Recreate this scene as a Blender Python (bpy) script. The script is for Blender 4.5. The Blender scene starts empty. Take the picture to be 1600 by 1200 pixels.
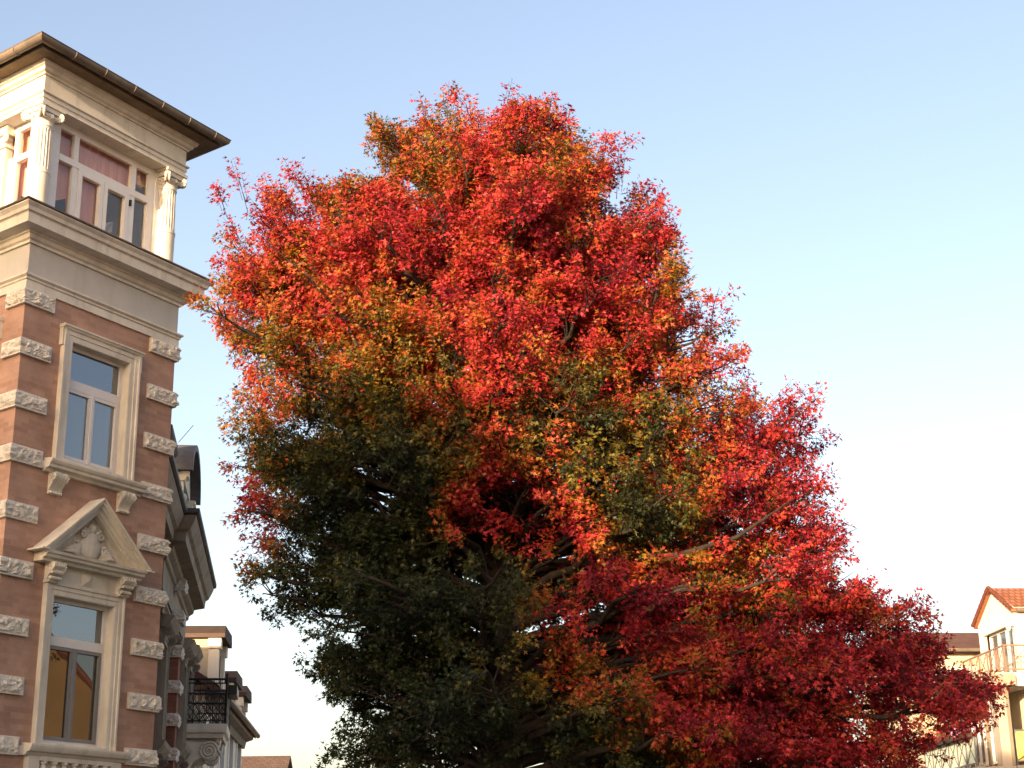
import bpy, bmesh, math, random
import numpy as np
from mathutils import Vector, noise as mnoise
R = math.radians
S = bpy.context.scene
COL = S.collection

# ------------------------------------------------------------------ camera, sky, sun, exposure
F_PX, PITCH, ROLL, EYE = 2450.0, R(18.2), R(-0.8), 1.6
SUN_AZ, SUN_EL = R(207.0), R(10.0)
SKY_STRENGTH, SUN_STRENGTH, EXPOSURE = 0.15, 4.8, 1.52
_cp, _sp, _cr, _sr = math.cos(PITCH), math.sin(PITCH), math.cos(ROLL), math.sin(ROLL)
_f = np.array([0, _cp, _sp]); _u0 = np.array([0, -_sp, _cp]); _x0 = np.array([1.0, 0, 0])
AXX, AXU = _x0*_cr + _u0*_sr, _u0*_cr - _x0*_sr
EYEP = np.array([0, 0, EYE])
cam = bpy.data.cameras.new('camera'); camo = bpy.data.objects.new('camera', cam); COL.objects.link(camo)
cam.sensor_width = 36.0; cam.lens = F_PX/1600*36; cam.clip_end = 3000; cam.clip_start = 0.1
from mathutils import Matrix
camo.matrix_world = Matrix(((AXX[0], AXU[0], -_f[0], 0), (AXX[1], AXU[1], -_f[1], 0), (AXX[2], AXU[2], -_f[2], EYE), (0, 0, 0, 1)))
S.camera = camo
W = bpy.data.worlds.new('World'); S.world = W; W.use_nodes = True
sky = W.node_tree.nodes.new('ShaderNodeTexSky'); sky.sky_type = 'NISHITA'; sky.sun_disc = False
sky.sun_elevation = SUN_EL; sky.sun_rotation = SUN_AZ; sky.air_density = 1.0; sky.dust_density = 3.2; sky.ozone_density = 0.45
_t = W.node_tree.nodes.new('ShaderNodeMix'); _t.data_type = 'RGBA'; _t.blend_type = 'MULTIPLY'; _t.inputs[0].default_value = 1.0
_t.inputs[7].default_value = (1.01, 0.927, 0.965, 1)      # the camera's warm white balance
W.node_tree.links.new(sky.outputs[0], _t.inputs[6]); W.node_tree.links.new(_t.outputs[2], W.node_tree.nodes['Background'].inputs[0])
W.node_tree.nodes['Background'].inputs[1].default_value = SKY_STRENGTH
sl = bpy.data.lights.new('sun', 'SUN'); sl.energy = SUN_STRENGTH; sl.angle = R(0.5); sl.color = (1.0, 0.72, 0.45)
so = bpy.data.objects.new('sun', sl); COL.objects.link(so)
sd = Vector((math.sin(SUN_AZ)*math.cos(SUN_EL), math.cos(SUN_AZ)*math.cos(SUN_EL), math.sin(SUN_EL)))
so.rotation_euler = sd.to_track_quat('Z', 'Y').to_euler(); so.location = sd*60
S.view_settings.view_transform = 'Standard'; S.view_settings.look = 'None'; S.view_settings.gamma = 1
S.view_settings.exposure = EXPOSURE
S.cycles.max_bounces = 8; S.cycles.transparent_max_bounces = 8
rng = np.random.default_rng(7); random.seed(7)

def at(px, py, Y):
    """point at depth Y seen at the given place of the survey photograph"""
    d = (px-800)*AXX - (py-600)*AXU + F_PX*_f
    return EYEP + d*(Y/d[1])

# ------------------------------------------------------------------ materials
def mat(name, base, rough=0.85, noise=None, bump=0.0, bscale=40.0, spec=0.3, metal=0.0, streak=0.0):
    """noise = (scale, colour2, amount)"""
    m = bpy.data.materials.new(name); m.use_nodes = True
    nt = m.node_tree; b = nt.nodes['Principled BSDF']
    b.inputs['Roughness'].default_value = rough; b.inputs['Metallic'].default_value = metal
    b.inputs['Specular IOR Level'].default_value = spec
    b.inputs['Base Color'].default_value = (*base, 1)
    tc = nt.nodes.new('ShaderNodeTexCoord')
    if noise:
        sc, c2, am = noise
        n1 = nt.nodes.new('ShaderNodeTexNoise'); n1.inputs['Scale'].default_value = sc; n1.inputs['Detail'].default_value = 8
        n1.inputs['Roughness'].default_value = 0.65
        nt.links.new(tc.outputs['Object'], n1.inputs['Vector'])
        rp = nt.nodes.new('ShaderNodeMapRange'); rp.inputs[1].default_value = 0.38; rp.inputs[2].default_value = 0.68
        rp.inputs[3].default_value = 0; rp.inputs[4].default_value = am
        nt.links.new(n1.outputs[0], rp.inputs[0])
        mx = nt.nodes.new('ShaderNodeMix'); mx.data_type = 'RGBA'
        mx.inputs[6].default_value = (*base, 1); mx.inputs[7].default_value = (*c2, 1)
        nt.links.new(rp.outputs[0], mx.inputs[0]); nt.links.new(mx.outputs[2], b.inputs['Base Color'])
    if streak:
        mp = nt.nodes.new('ShaderNodeMapping'); mp.inputs['Scale'].default_value = (5, 5, .8); nt.links.new(tc.outputs['Object'], mp.inputs[0])
        n3 = nt.nodes.new('ShaderNodeTexNoise'); n3.inputs['Scale'].default_value = 1.0; n3.inputs['Detail'].default_value = 7; n3.inputs['Roughness'].default_value = .6
        nt.links.new(mp.outputs[0], n3.inputs['Vector'])
        r3 = nt.nodes.new('ShaderNodeMapRange'); r3.inputs[1].default_value = .5; r3.inputs[2].default_value = .72; r3.inputs[3].default_value = 1.0; r3.inputs[4].default_value = 1-streak
        nt.links.new(n3.outputs[0], r3.inputs[0])
        m3 = nt.nodes.new('ShaderNodeMix'); m3.data_type = 'RGBA'; m3.blend_type = 'MULTIPLY'; m3.inputs[0].default_value = 1.0
        nt.links.new(mx.outputs[2], m3.inputs[6]); nt.links.new(r3.outputs[0], m3.inputs[7]); nt.links.new(m3.outputs[2], b.inputs['Base Color'])
    if bump:
        n2 = nt.nodes.new('ShaderNodeTexNoise'); n2.inputs['Scale'].default_value = bscale; n2.inputs['Detail'].default_value = 6
        nt.links.new(tc.outputs['Object'], n2.inputs['Vector'])
        bp = nt.nodes.new('ShaderNodeBump'); bp.inputs['Strength'].default_value = bump; bp.inputs['Distance'].default_value = 0.02
        nt.links.new(n2.outputs[0], bp.inputs['Height']); nt.links.new(bp.outputs[0], b.inputs['Normal'])
    return m

def brick_mat(name, c1, c2, mortar, bw=0.25, bh=0.077, ms=0.006, rough=0.9, squash=1.0, bump=0.3):
    m = bpy.data.materials.new(name); m.use_nodes = True; nt = m.node_tree; b = nt.nodes['Principled BSDF']
    b.inputs['Roughness'].default_value = rough; b.inputs['Specular IOR Level'].default_value = 0.25
    uv = nt.nodes.new('ShaderNodeUVMap'); br = nt.nodes.new('ShaderNodeTexBrick')
    br.inputs['Color1'].default_value = (*c1, 1); br.inputs['Color2'].default_value = (*c2, 1); br.inputs['Mortar'].default_value = (*mortar, 1)
    br.inputs['Scale'].default_value = 1; br.inputs['Brick Width'].default_value = bw; br.inputs['Row Height'].default_value = bh
    br.inputs['Mortar Size'].default_value = ms; br.inputs['Mortar Smooth'].default_value = 0.3; br.inputs['Bias'].default_value = -0.1
    nt.links.new(uv.outputs[0], br.inputs['Vector'])
    n1 = nt.nodes.new('ShaderNodeTexNoise'); n1.inputs['Scale'].default_value = 1.3; n1.inputs['Detail'].default_value = 9; n1.inputs['Roughness'].default_value = 0.7
    tc = nt.nodes.new('ShaderNodeTexCoord'); nt.links.new(tc.outputs['Object'], n1.inputs['Vector'])
    rp = nt.nodes.new('ShaderNodeMapRange'); rp.inputs[1].default_value = 0.3; rp.inputs[2].default_value = 0.7; rp.inputs[3].default_value = 0.78; rp.inputs[4].default_value = 1.22
    nt.links.new(n1.outputs[0], rp.inputs[0])
    mx = nt.nodes.new('ShaderNodeMix'); mx.data_type = 'RGBA'; mx.blend_type = 'MULTIPLY'; mx.inputs[0].default_value = 1
    nt.links.new(br.outputs[0], mx.inputs[6]); nt.links.new(rp.outputs[0], mx.inputs[7]); nt.links.new(mx.outputs[2], b.inputs['Base Color'])
    bp = nt.nodes.new('ShaderNodeBump'); bp.inputs['Strength'].default_value = bump; bp.inputs['Distance'].default_value = 0.008; bp.invert = True
    nt.links.new(br.outputs['Fac'], bp.inputs['Height']); nt.links.new(bp.outputs[0], b.inputs['Normal'])
    return m

def glass_mat(name, dark, refl=0.2, see=0.0, tint=(1, 1, 1), wav=0.003):
    m = bpy.data.materials.new(name); m.use_nodes = True; nt = m.node_tree
    for n in list(nt.nodes):
        if n.type == 'BSDF_PRINCIPLED': nt.nodes.remove(n)
    out = [n for n in nt.nodes if n.type == 'OUTPUT_MATERIAL'][0]
    d = nt.nodes.new('ShaderNodeBsdfDiffuse'); d.inputs[0].default_value = (*dark, 1)
    g = nt.nodes.new('ShaderNodeBsdfGlossy'); g.inputs['Roughness'].default_value = 0.01; g.inputs[0].default_value = (*tint, 1)
    body = d.outputs[0]
    if see:
        t = nt.nodes.new('ShaderNodeBsdfTransparent'); t.inputs[0].default_value = (0.9, 0.92, 0.92, 1)
        mm = nt.nodes.new('ShaderNodeMixShader'); mm.inputs[0].default_value = see
        nt.links.new(d.outputs[0], mm.inputs[1]); nt.links.new(t.outputs[0], mm.inputs[2]); body = mm.outputs[0]
    mx = nt.nodes.new('ShaderNodeMixShader'); mx.inputs[0].default_value = refl
    nt.links.new(body, mx.inputs[1]); nt.links.new(g.outputs[0], mx.inputs[2]); nt.links.new(mx.outputs[0], out.inputs[0])
    tc = nt.nodes.new('ShaderNodeTexCoord'); nz = nt.nodes.new('ShaderNodeTexNoise'); nz.inputs['Scale'].default_value = 1.5; nz.inputs['Detail'].default_value = 1
    nt.links.new(tc.outputs['Object'], nz.inputs['Vector'])
    bp = nt.nodes.new('ShaderNodeBump'); bp.inputs['Strength'].default_value = wav; bp.inputs['Distance'].default_value = 0.3
    nt.links.new(nz.outputs[0], bp.inputs['Height']); nt.links.new(bp.outputs[0], g.inputs['Normal'])
    return m

M = {}
M['stone'] = mat('cream_stone', (0.68, 0.64, 0.54), 0.85, (2.2, (0.44, 0.41, 0.35), 0.5), 0.15, 30, streak=.25)
M['rough'] = mat('rough_hewn_stone', (0.70, 0.665, 0.58), 0.95, (14, (0.46, 0.43, 0.37), 0.75), 0.6, 60)
M['stucco'] = mat('grey_stucco', (0.50, 0.485, 0.44), 0.95, (1.6, (0.38, 0.37, 0.34), 0.6), 0.25, 90, streak=.10)
M['dirty_shaded'] = mat('dirty_shaded_stone', (0.30, 0.262, 0.205), 0.9, (2.0, (0.19, 0.165, 0.13), 0.8), 0.15, 30, streak=.4)  # dirt and the street wing's shade both worked into this dark brown
M['whitewash'] = mat('pale_painted_plaster', (0.64, 0.605, 0.525), 0.85, (2.5, (0.46, 0.42, 0.35), 0.6), 0.12, 50, streak=.25)
M['brick'] = brick_mat('pressed_clay_brick', (0.44, 0.275, 0.20), (0.335, 0.195, 0.14), (0.37, 0.26, 0.20), ms=0.006)
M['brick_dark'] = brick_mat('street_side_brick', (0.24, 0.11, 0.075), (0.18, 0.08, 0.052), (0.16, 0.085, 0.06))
M['white'] = mat('white_window_paint', (0.72, 0.70, 0.67), 0.4, (5, (0.60, 0.58, 0.54), 0.4))
M['greyframe'] = mat('grey_screen_frame', (0.23, 0.225, 0.22), 0.5, (6, (0.17, 0.17, 0.17), 0.4))
M['zinc'] = mat('weathered_zinc', (0.19, 0.155, 0.12), 0.6, (3, (0.09, 0.075, 0.06), 0.8), 0.08, 20, metal=0.3)
M['slate'] = mat('grey_slate', (0.105, 0.10, 0.105), 0.7, (3, (0.055, 0.055, 0.06), 0.8), 0.2, 30)
M['soffit'] = mat('stained_timber_soffit', (0.20, 0.145, 0.085), 0.8, (4, (0.09, 0.065, 0.04), 0.8))
M['glass'] = glass_mat('window_glass', (0.022, 0.026, 0.032), 0.22, tint=(0.85, 0.92, 1.0))
M['glass_curtain'] = glass_mat('window_glass_with_net_curtain', (0.085, 0.095, 0.105), 0.20, tint=(0.85, 0.92, 1.0))
M['glass_dark'] = glass_mat('screened_glass', (0.026, 0.024, 0.019), 0.10, wav=.008)
M['glass_loggia'] = glass_mat('loggia_glass', (0.05, 0.04, 0.04), 0.085, see=0.94)
M['blind'] = mat('terracotta_room_wall', (0.78, 0.38, 0.27), 0.9, (1.4, (0.62, 0.29, 0.21), 0.6))
M['room'] = mat('grey_room_wall', (0.16, 0.15, 0.17), 0.9, (1.4, (0.10, 0.095, 0.11), 0.6))
M['iron'] = mat('black_wrought_iron', (0.018, 0.017, 0.017), 0.5)
M['bark'] = mat('oak_bark', (0.040, 0.030, 0.022), 0.95, (7, (0.016, 0.012, 0.009), 0.9), 0.7, 35)
M['tile_brown'] = brick_mat('brown_roof_tile', (0.13, 0.066, 0.045), (0.095, 0.046, 0.032), (0.06, 0.028, 0.02), 0.24, 0.16, 0.012, bump=0.6)
M['tile_red'] = brick_mat('orange_clay_roof_tile', (0.29, 0.12, 0.065), (0.23, 0.09, 0.05), (0.12, 0.04, 0.025), 0.22, 0.30, 0.025, bump=0.8)
M['cream_render'] = mat('cream_render', (0.76, 0.69, 0.56), 0.92, (1.2, (0.64, 0.57, 0.45), 0.6), 0.15, 80)
M['ochre_render'] = mat('ochre_render', (0.62, 0.42, 0.17), 0.92, (1.4, (0.50, 0.33, 0.13), 0.6), 0.15, 80)
M['ochre_tile'] = brick_mat('ochre_tile_hanging', (0.46, 0.27, 0.11), (0.38, 0.21, 0.085), (0.2, 0.11, 0.05), 0.2, 0.12, 0.01)
M['sand_shaded_cream'] = mat('sand_shaded_cream', (0.50, 0.42, 0.30), 0.92, (1.4, (0.42, 0.35, 0.25), 0.6), 0.15, 80)  # side house cream with shade put into the colour; dormer walls share it
M['wheat_render'] = mat('wheat_render', (0.44, 0.29, 0.13), 0.92, (.8, (0.30, 0.2, 0.1), 0.8), 0.15, 80)
M['shade_tan_render'] = mat('shade_tan_render', (0.30, 0.255, 0.19), 0.92, (1.2, (0.23, 0.195, 0.145), 0.6), 0.15, 80)  # dark tone carries the shade that falls beneath the balcony slab
M['tile_grey'] = brick_mat('dull_roof_tile', (0.105, 0.072, 0.06), (0.08, 0.055, 0.046), (0.04, 0.03, 0.026), 0.24, 0.16, 0.012, bump=0.6)
M['grey_render'] = mat('old_grey_render', (0.40, 0.36, 0.30), 0.92, (1.0, (0.28, 0.25, 0.21), 0.6), 0.15, 80)
M['concrete'] = mat('shade_greyed_concrete', (0.36, 0.315, 0.265), 0.85, (3, (0.28, 0.245, 0.205), 0.5), 0.1, 60)  # darkened so the corner post looks shaded where sun still reaches it
M['yellow_panel'] = mat('yellow_balcony_panel', (0.72, 0.56, 0.14), 0.6, (3, (0.6, 0.45, 0.1), 0.4))
M['milk_panel'] = mat('pale_green_balcony_panel', (0.42, 0.50, 0.42), 0.5, (3, (0.34, 0.42, 0.35), 0.4))
M['railgrey'] = mat('grey_steel_railing', (0.11, 0.115, 0.12), 0.5)
M['railred'] = mat('rust_red_railing', (0.20, 0.125, 0.09), 0.5)
M['planter'] = mat('dark_plastic_planter', (0.05, 0.03, 0.025), 0.7)
M['asphalt'] = mat('asphalt', (0.055, 0.053, 0.05), 0.9, (2, (0.035, 0.034, 0.033), 0.8), 0.4, 120)
M['paving'] = mat('paving', (0.20, 0.185, 0.165), 0.9, (1.5, (0.13, 0.12, 0.11), 0.7), 0.3, 60)
M['kerb'] = mat('granite_kerb', (0.26, 0.25, 0.24), 0.85, (9, (0.18, 0.17, 0.165), 0.7))

def leaf_mat(name, rough=0.45, transl=0.38):
    m = bpy.data.materials.new(name); m.use_nodes = True; nt = m.node_tree; b = nt.nodes['Principled BSDF']
    out = [n for n in nt.nodes if n.type == 'OUTPUT_MATERIAL'][0]
    a = nt.nodes.new('ShaderNodeAttribute'); a.attribute_name = 'leaf_colour'
    b.inputs['Roughness'].default_value = rough; b.inputs['Specular IOR Level'].default_value = 0.28
    nt.links.new(a.outputs['Color'], b.inputs['Base Color'])
    t = nt.nodes.new('ShaderNodeBsdfTranslucent'); nt.links.new(a.outputs['Color'], t.inputs[0])
    mx = nt.nodes.new('ShaderNodeMixShader'); mx.inputs[0].default_value = transl
    nt.links.new(b.outputs[0], mx.inputs[1]); nt.links.new(t.outputs[0], mx.inputs[2]); nt.links.new(mx.outputs[0], out.inputs[0])
    return m
M['leaf'] = leaf_mat('autumn_leaf')
M['flower'] = leaf_mat('flower_petal', 0.6, 0.25)

# ------------------------------------------------------------------ mesh builder
def thing(name, label, cat, loc, group=None):
    o = bpy.data.objects.new(name, None); COL.objects.link(o); o.location = loc; o.empty_display_size = 0.3
    o['label'] = label; o['category'] = cat
    if group: o['group'] = group
    return o

def root_of(o):
    while o.parent: o = o.parent
    return o

class MB:
    def __init__(s): s.v = []; s.f = []; s.uv = []
    def add(s, vs, fs, uvs=None):
        k = len(s.v); s.v += [tuple(map(float, p)) for p in vs]
        for i, f in enumerate(fs):
            s.f.append([k+j for j in f]); s.uv.append(uvs[i] if uvs else [(0, 0)]*len(f))
    def quad(s, a, b, c, d, uv=None): s.add([a, b, c, d], [(0, 1, 2, 3)], [uv] if uv else None)
    def build(s, name, m, parent=None, label=None, smooth=False, kind=None):
        me = bpy.data.meshes.new(name)
        org = np.array(root_of(parent).location) if parent is not None else np.zeros(3)
        vv = np.array(s.v) - org
        me.from_pydata(vv.tolist(), [], s.f)
        ul = me.uv_layers.new(name='UVMap')
        flat = [c for f in s.uv for p in f for c in p]
        ul.data.foreach_set('uv', flat)
        bm = bmesh.new(); bm.from_mesh(me); bmesh.ops.recalc_face_normals(bm, faces=bm.faces); bm.to_mesh(me); bm.free()
        if smooth: me.polygons.foreach_set('use_smooth', [True]*len(me.polygons))
        me.materials.append(m)
        o = bpy.data.objects.new(name, me); COL.objects.link(o)
        if parent is not None: o.parent = parent
        if label: o['label'] = label
        if kind: o['kind'] = kind
        return o

class Fr:
    """a wall's frame: u along the wall, v up, n out of the wall"""
    def __init__(s, C, az, side=1):
        s.C = np.array([C[0], C[1], C[2] if len(C) > 2 else 0.0]); s.d = np.array([math.sin(az), math.cos(az), 0]); s.n = side*np.array([math.cos(az), -math.sin(az), 0])
    def p(s, u, v, n=0): return s.C + s.d*u + s.n*n + np.array([0, 0, v])
    def box(s, mb, u0, u1, v0, v1, n0, n1):
        c = [s.p(u, v, n) for n in (n0, n1) for v in (v0, v1) for u in (u0, u1)]
        fs = [(0, 1, 3, 2), (4, 6, 7, 5), (0, 4, 5, 1), (2, 3, 7, 6), (0, 2, 6, 4), (1, 5, 7, 3)]
        du, dv, dn = u1-u0, v1-v0, n1-n0
        uvs = []
        loc = [(u, v, n) for n in (n0, n1) for v in (v0, v1) for u in (u0, u1)]
        for f, ax in zip(fs, ((0, 1), (0, 1), (0, 2), (0, 2), (2, 1), (2, 1))):
            uvs.append([(loc[i][ax[0]], loc[i][ax[1]]) for i in f])
        mb.add(c, fs, uvs)
    def poly(s, mb, pts, n0, n1):
        k = len(pts)
        c = [s.p(u, v, n0) for u, v in pts] + [s.p(u, v, n1) for u, v in pts]
        fs = [tuple(range(k))[::-1], tuple(range(k, 2*k))] + [(i, (i+1) % k, k+(i+1) % k, k+i) for i in range(k)]
        uvs = [[pts[j] for j in range(k)][::-1], list(pts)] + [[(0, pts[i][1]), (0.1, pts[i][1]), (0.1, pts[i][1]), (0, pts[i][1])] for i in range(k)]
        mb.add(c, fs, uvs)
    def wall(s, mb, u0, u1, v0, v1, n=0, holes=()):
        us = sorted({u0, u1, *[h[0] for h in holes], *[h[1] for h in holes]}); vs = sorted({v0, v1, *[h[2] for h in holes], *[h[3] for h in holes]})
        for a, b in zip(us, us[1:]):
            for c, d in zip(vs, vs[1:]):
                um, vm = (a+b)/2, (c+d)/2
                if any(h[0] < um < h[1] and h[2] < vm < h[3] for h in holes): continue
                mb.add([s.p(a, c, n), s.p(b, c, n), s.p(b, d, n), s.p(a, d, n)], [(0, 1, 2, 3)], [[(a, c), (b, c), (b, d), (a, d)]])
    def mould(s, mb, u0, u1, prof, mitre=0.0):
        """profile of (n, v) points run from u0 to u1; ends closed; mitre lengthens with n"""
        k = len(prof)
        c = [s.p(u0-mitre*n, v, n) for n, v in prof] + [s.p(u1+mitre*n, v, n) for n, v in prof]
        fs = [(i, (i+1) % k, k+(i+1) % k, k+i) for i in range(k)] + [tuple(range(k)), tuple(range(2*k-1, k-1, -1))]
        mb.add(c, fs)
    def ring(s, mb, u0, u1, v0, v1, prof):
        """architrave round an opening: profile of (outset, n) swept round the rectangle, mitred"""
        k = len(prof); c = []
        for (cu, cv, su, sv) in ((u0, v0, -1, -1), (u1, v0, 1, -1), (u1, v1, 1, 1), (u0, v1, -1, 1)):
            c += [s.p(cu+su*o, cv+sv*o, n) for o, n in prof]
        fs = []
        for q in range(4):
            a, b = q*k, ((q+1) % 4)*k
            fs += [(a+i, a+(i+1) % k, b+(i+1) % k, b+i) for i in range(k)]
        mb.add(c, fs)

def offset_pts(path, n, closed):
    """mitred offset of a plan polyline to its right-hand (outer) side"""
    P = [np.array(p[:2], float) for p in path]; N = len(P); out = []
    for i in range(N):
        a = P[i-1] if (i > 0 or closed) else None; b = P[(i+1) % N] if (i < N-1 or closed) else None
        ns = []
        for s0, s1 in ((a, P[i]), (P[i], b)):
            if s0 is None or s1 is None: continue
            t = (s1-s0)/np.linalg.norm(s1-s0); ns.append(np.array([t[1], -t[0]]))
        if len(ns) == 1: out.append(P[i]+ns[0]*n)
        else: out.append(P[i] + (ns[0]+ns[1])*n/(1+ns[0]@ns[1]))
    return out

def sweep(mb, path, prof, closed=False, uvm=False):
    """profile of (n, z) run along a plan path"""
    N = len(path); k = len(prof); rows = [offset_pts(path, n, closed) for n, z in prof]
    c = [(rows[j][i][0], rows[j][i][1], prof[j][1]) for i in range(N) for j in range(k)]
    fs = []
    for i in range(N if closed else N-1):
        a, b = i*k, ((i+1) % N)*k
        fs += [(a+j, a+(j+1) % k, b+(j+1) % k, b+j) for j in range(k)]
    if not closed: fs += [tuple(range(k)), tuple(range((N-1)*k, N*k))[::-1]]
    mb.add(c, fs)

def tube(mb, pts, rad, sides=6, cap=True):
    pts = [np.array(p, float) for p in pts]; n = len(pts)
    rad = rad if hasattr(rad, '__len__') else [rad]*n
    c = []; ref = np.array([0.31, 0.22, 0.92])
    for i in range(n):
        t = pts[min(i+1, n-1)]-pts[max(i-1, 0)]; t = t/(np.linalg.norm(t)+1e-9)
        a = np.cross(t, ref); 
        if np.linalg.norm(a) < 0.1: a = np.cross(t, [1, 0, 0])
        a /= np.linalg.norm(a); b = np.cross(t, a)
        for q in range(sides):
            w = 2*math.pi*q/sides; c.append(pts[i]+rad[i]*(math.cos(w)*a+math.sin(w)*b))
    fs = [(i*sides+q, i*sides+(q+1) % sides, (i+1)*sides+(q+1) % sides, (i+1)*sides+q) for i in range(n-1) for q in range(sides)]
    if cap: fs += [tuple(range(sides))[::-1], tuple(range((n-1)*sides, n*sides))]
    mb.add(c, fs)

def lathe(mb, centre, prof, sides=32, flute=None):
    """prof of (r, z); flute = (depth, count, z0, z1)"""
    c = []
    for r, z in prof:
        for q in range(sides):
            w = 2*math.pi*q/sides; rr = r
            if flute and flute[2] < z < flute[3]: rr = r - flute[0]*abs(math.sin(w*flute[1]/2))
            c.append((centre[0]+rr*math.cos(w), centre[1]+rr*math.sin(w), z))
    k = len(prof)
    fs = [(i*sides+q, i*sides+(q+1) % sides, (i+1)*sides+(q+1) % sides, (i+1)*sides+q) for i in range(k-1) for q in range(sides)]
    fs += [tuple(range(sides))[::-1], tuple(range((k-1)*sides, k*sides))]
    mb.add(c, fs)

def blob(mb, fr, u, v, n, ru, rv, rn, seg=10, rings=6):
    c = []; fs = []
    for i in range(rings+1):
        th = math.pi*i/rings
        for q in range(seg):
            w = 2*math.pi*q/seg
            c.append(fr.p(u+ru*math.sin(th)*math.cos(w), v+rv*math.sin(th)*math.sin(w), n+rn*math.cos(th)))
    for i in range(rings):
        for q in range(seg): fs.append((i*seg+q, i*seg+(q+1) % seg, (i+1)*seg+(q+1) % seg, (i+1)*seg+q))
    mb.add(c, fs)

def spiral(fr, u, v, n, r0, turns, sgn=1, start=math.pi/2, k=22):
    return [fr.p(u+sgn*r0*(1-0.85*t)*math.cos(start+sgn*0+2*math.pi*turns*t), v+r0*(1-0.85*t)*math.sin(start+2*math.pi*turns*t), n) for t in np.linspace(0, 1, k)]

# ------------------------------------------------------------------ ground
def sheet(name, x0, x1, y0, y1, z, m):
    mb = MB(); mb.add([(x0, y0, z), (x1, y0, z), (x1, y1, z), (x0, y1, z)], [(0, 1, 2, 3)], [[(x0, y0), (x1, y0), (x1, y1), (x0, y1)]])
    return mb.build(name, m, kind='structure')
sheet('ground', -900, 900, -900, 900, -0.13, M['paving'])
sheet('road', -2.2, 10.5, -60, 120, -0.12, M['asphalt'])
for nm, xa, xb in (('pavement', -5.2, -2.2), ('pavement', 10.5, 13.4)):
    mb = MB(); Fr((0, 0), math.pi/2).box(mb, xa, xb, -0.125, 0.0, -120, 60); mb.build(nm, M['paving'], kind='structure')

# ------------------------------------------------------------------ corner house with its tower
AZ1, AZ2, AZS = R(31.3), R(-53.0), R(-8.0)
TW = 3.08
TC = np.array([-6.9778, 21.0, 0.0])
FA = Fr(TC, AZ1, 1); FB = Fr(TC, AZ2, -1)      # right and left face of the tower
P_C = TC[:2]; P_R = FA.p(TW, 0)[:2]; P_L = FB.p(TW, 0)[:2]; P_B = P_R + FB.d[:2]*TW
LOOP = [P_L, P_C, P_R, P_B]                     # outer side on the right hand going left corner -> front corner -> right corner
house = thing('corner_house', 'brick corner house with cream quoins and a square tower topped by a columned loggia', 'house', (TC[0], TC[1], 0))
LSH = 0.20; FBW = Fr(TC-FB.d*LSH, AZ2, -1)      # on the left face the windows sit nearer the corner
W1 = (0.91, 2.08, 7.72, 9.50); W2 = (0.93, 2.09, 3.72, 5.74)
mb = MB()
for fr in (FA, FB):
    sh = 0 if fr is FA else LSH
    holes = [(a-sh, b-sh, c_, d_) for a, b, c_, d_ in (W1, W2)]
    fr.wall(mb, 0, TW, 0, 10.12, 0, holes)
Fr(P_R, AZ2, 1).wall(mb, 0, TW, 0, 10.12, 0); Fr(P_L, AZ1, -1).wall(mb, 0, TW, 0, 10.12, 0)
mb.build('brick_wall', M['brick'], house)
# stucco frieze, string course, terrace cornice
mb = MB(); sweep(mb, LOOP, [(0.012, 10.20), (0.012, 10.83), (-0.2, 10.83), (-0.2, 10.20)], True); mb.build('stucco_frieze', M['stucco'], house)
mb = MB(); sweep(mb, LOOP, [(-0.1, 10.07), (0.035, 10.07), (0.035, 10.185), (0.055, 10.20), (0.055, 10.225), (0.09, 10.25), (0.09, 10.275), (-0.1, 10.30)], True); mb.build('string_course', M['stone'], house)
mb = MB(); sweep(mb, LOOP, [(-0.3, 10.76), (0.045, 10.76), (0.045, 10.80), (0.08, 10.82), (0.10, 10.87), (0.13, 10.885), (0.13, 10.91), (0.30, 10.93), (0.305, 11.07), (0.32, 11.085),
                          (0.345, 11.09), (0.36, 11.14), (0.405, 11.185), (0.405, 11.2), (-0.3, 11.205)], True); mb.build('terrace_cornice', M['stone'], house)
mb = MB(); sweep(mb, LOOP, [(-0.2, 11.208), (0.425, 11.208), (0.43, 11.215), (0.43, 11.232), (-0.2, 11.26)], True); mb.build('cornice_flashing', M['zinc'], house)
mb = MB(); mb.add([(*q, 11.255) for q in offset_pts(LOOP, -0.15, True)], [(0, 1, 2, 3)]); mb.build('terrace_floor', M['stucco'], house)
# entablature and roof
mb = MB(); sweep(mb, LOOP, [(-0.45, 13.08), (0.0, 13.08), (0.0, 13.15), (0.018, 13.155), (0.018, 13.215), (0.05, 13.23), (0.05, 13.25), (-0.45, 13.25)], True); mb.build('architrave', M['whitewash'], house)
mb = MB(); sweep(mb, LOOP, [(-0.4, 13.24), (0.0, 13.24), (0.0, 13.56), (-0.4, 13.56)], True); mb.build('entablature_frieze', M['whitewash'], house)
mb = MB(); sweep(mb, LOOP, [(-0.4, 13.53), (0.03, 13.53), (0.03, 13.555), (0.075, 13.575), (0.09, 13.62), (0.125, 13.635), (0.15, 13.68), (0.15, 13.70), (-0.4, 13.70)], True); mb.build('crown_moulding', M['whitewash'], house)
mb = MB(); mb.add([(*q, 13.09) for q in offset_pts(LOOP, -0.3, True)], [(0, 1, 2, 3)]); mb.build('loggia_ceiling', M['whitewash'], house)
mb = MB(); sweep(mb, LOOP, [(-0.3, 13.70), (0.36, 13.69), (0.36, 13.73), (-0.3, 13.74)], True); mb.build('soffit', M['soffit'], house)
ctr = (P_L+P_R)/2
mb = MB(); ov = offset_pts(LOOP, 0.42, True)
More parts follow.
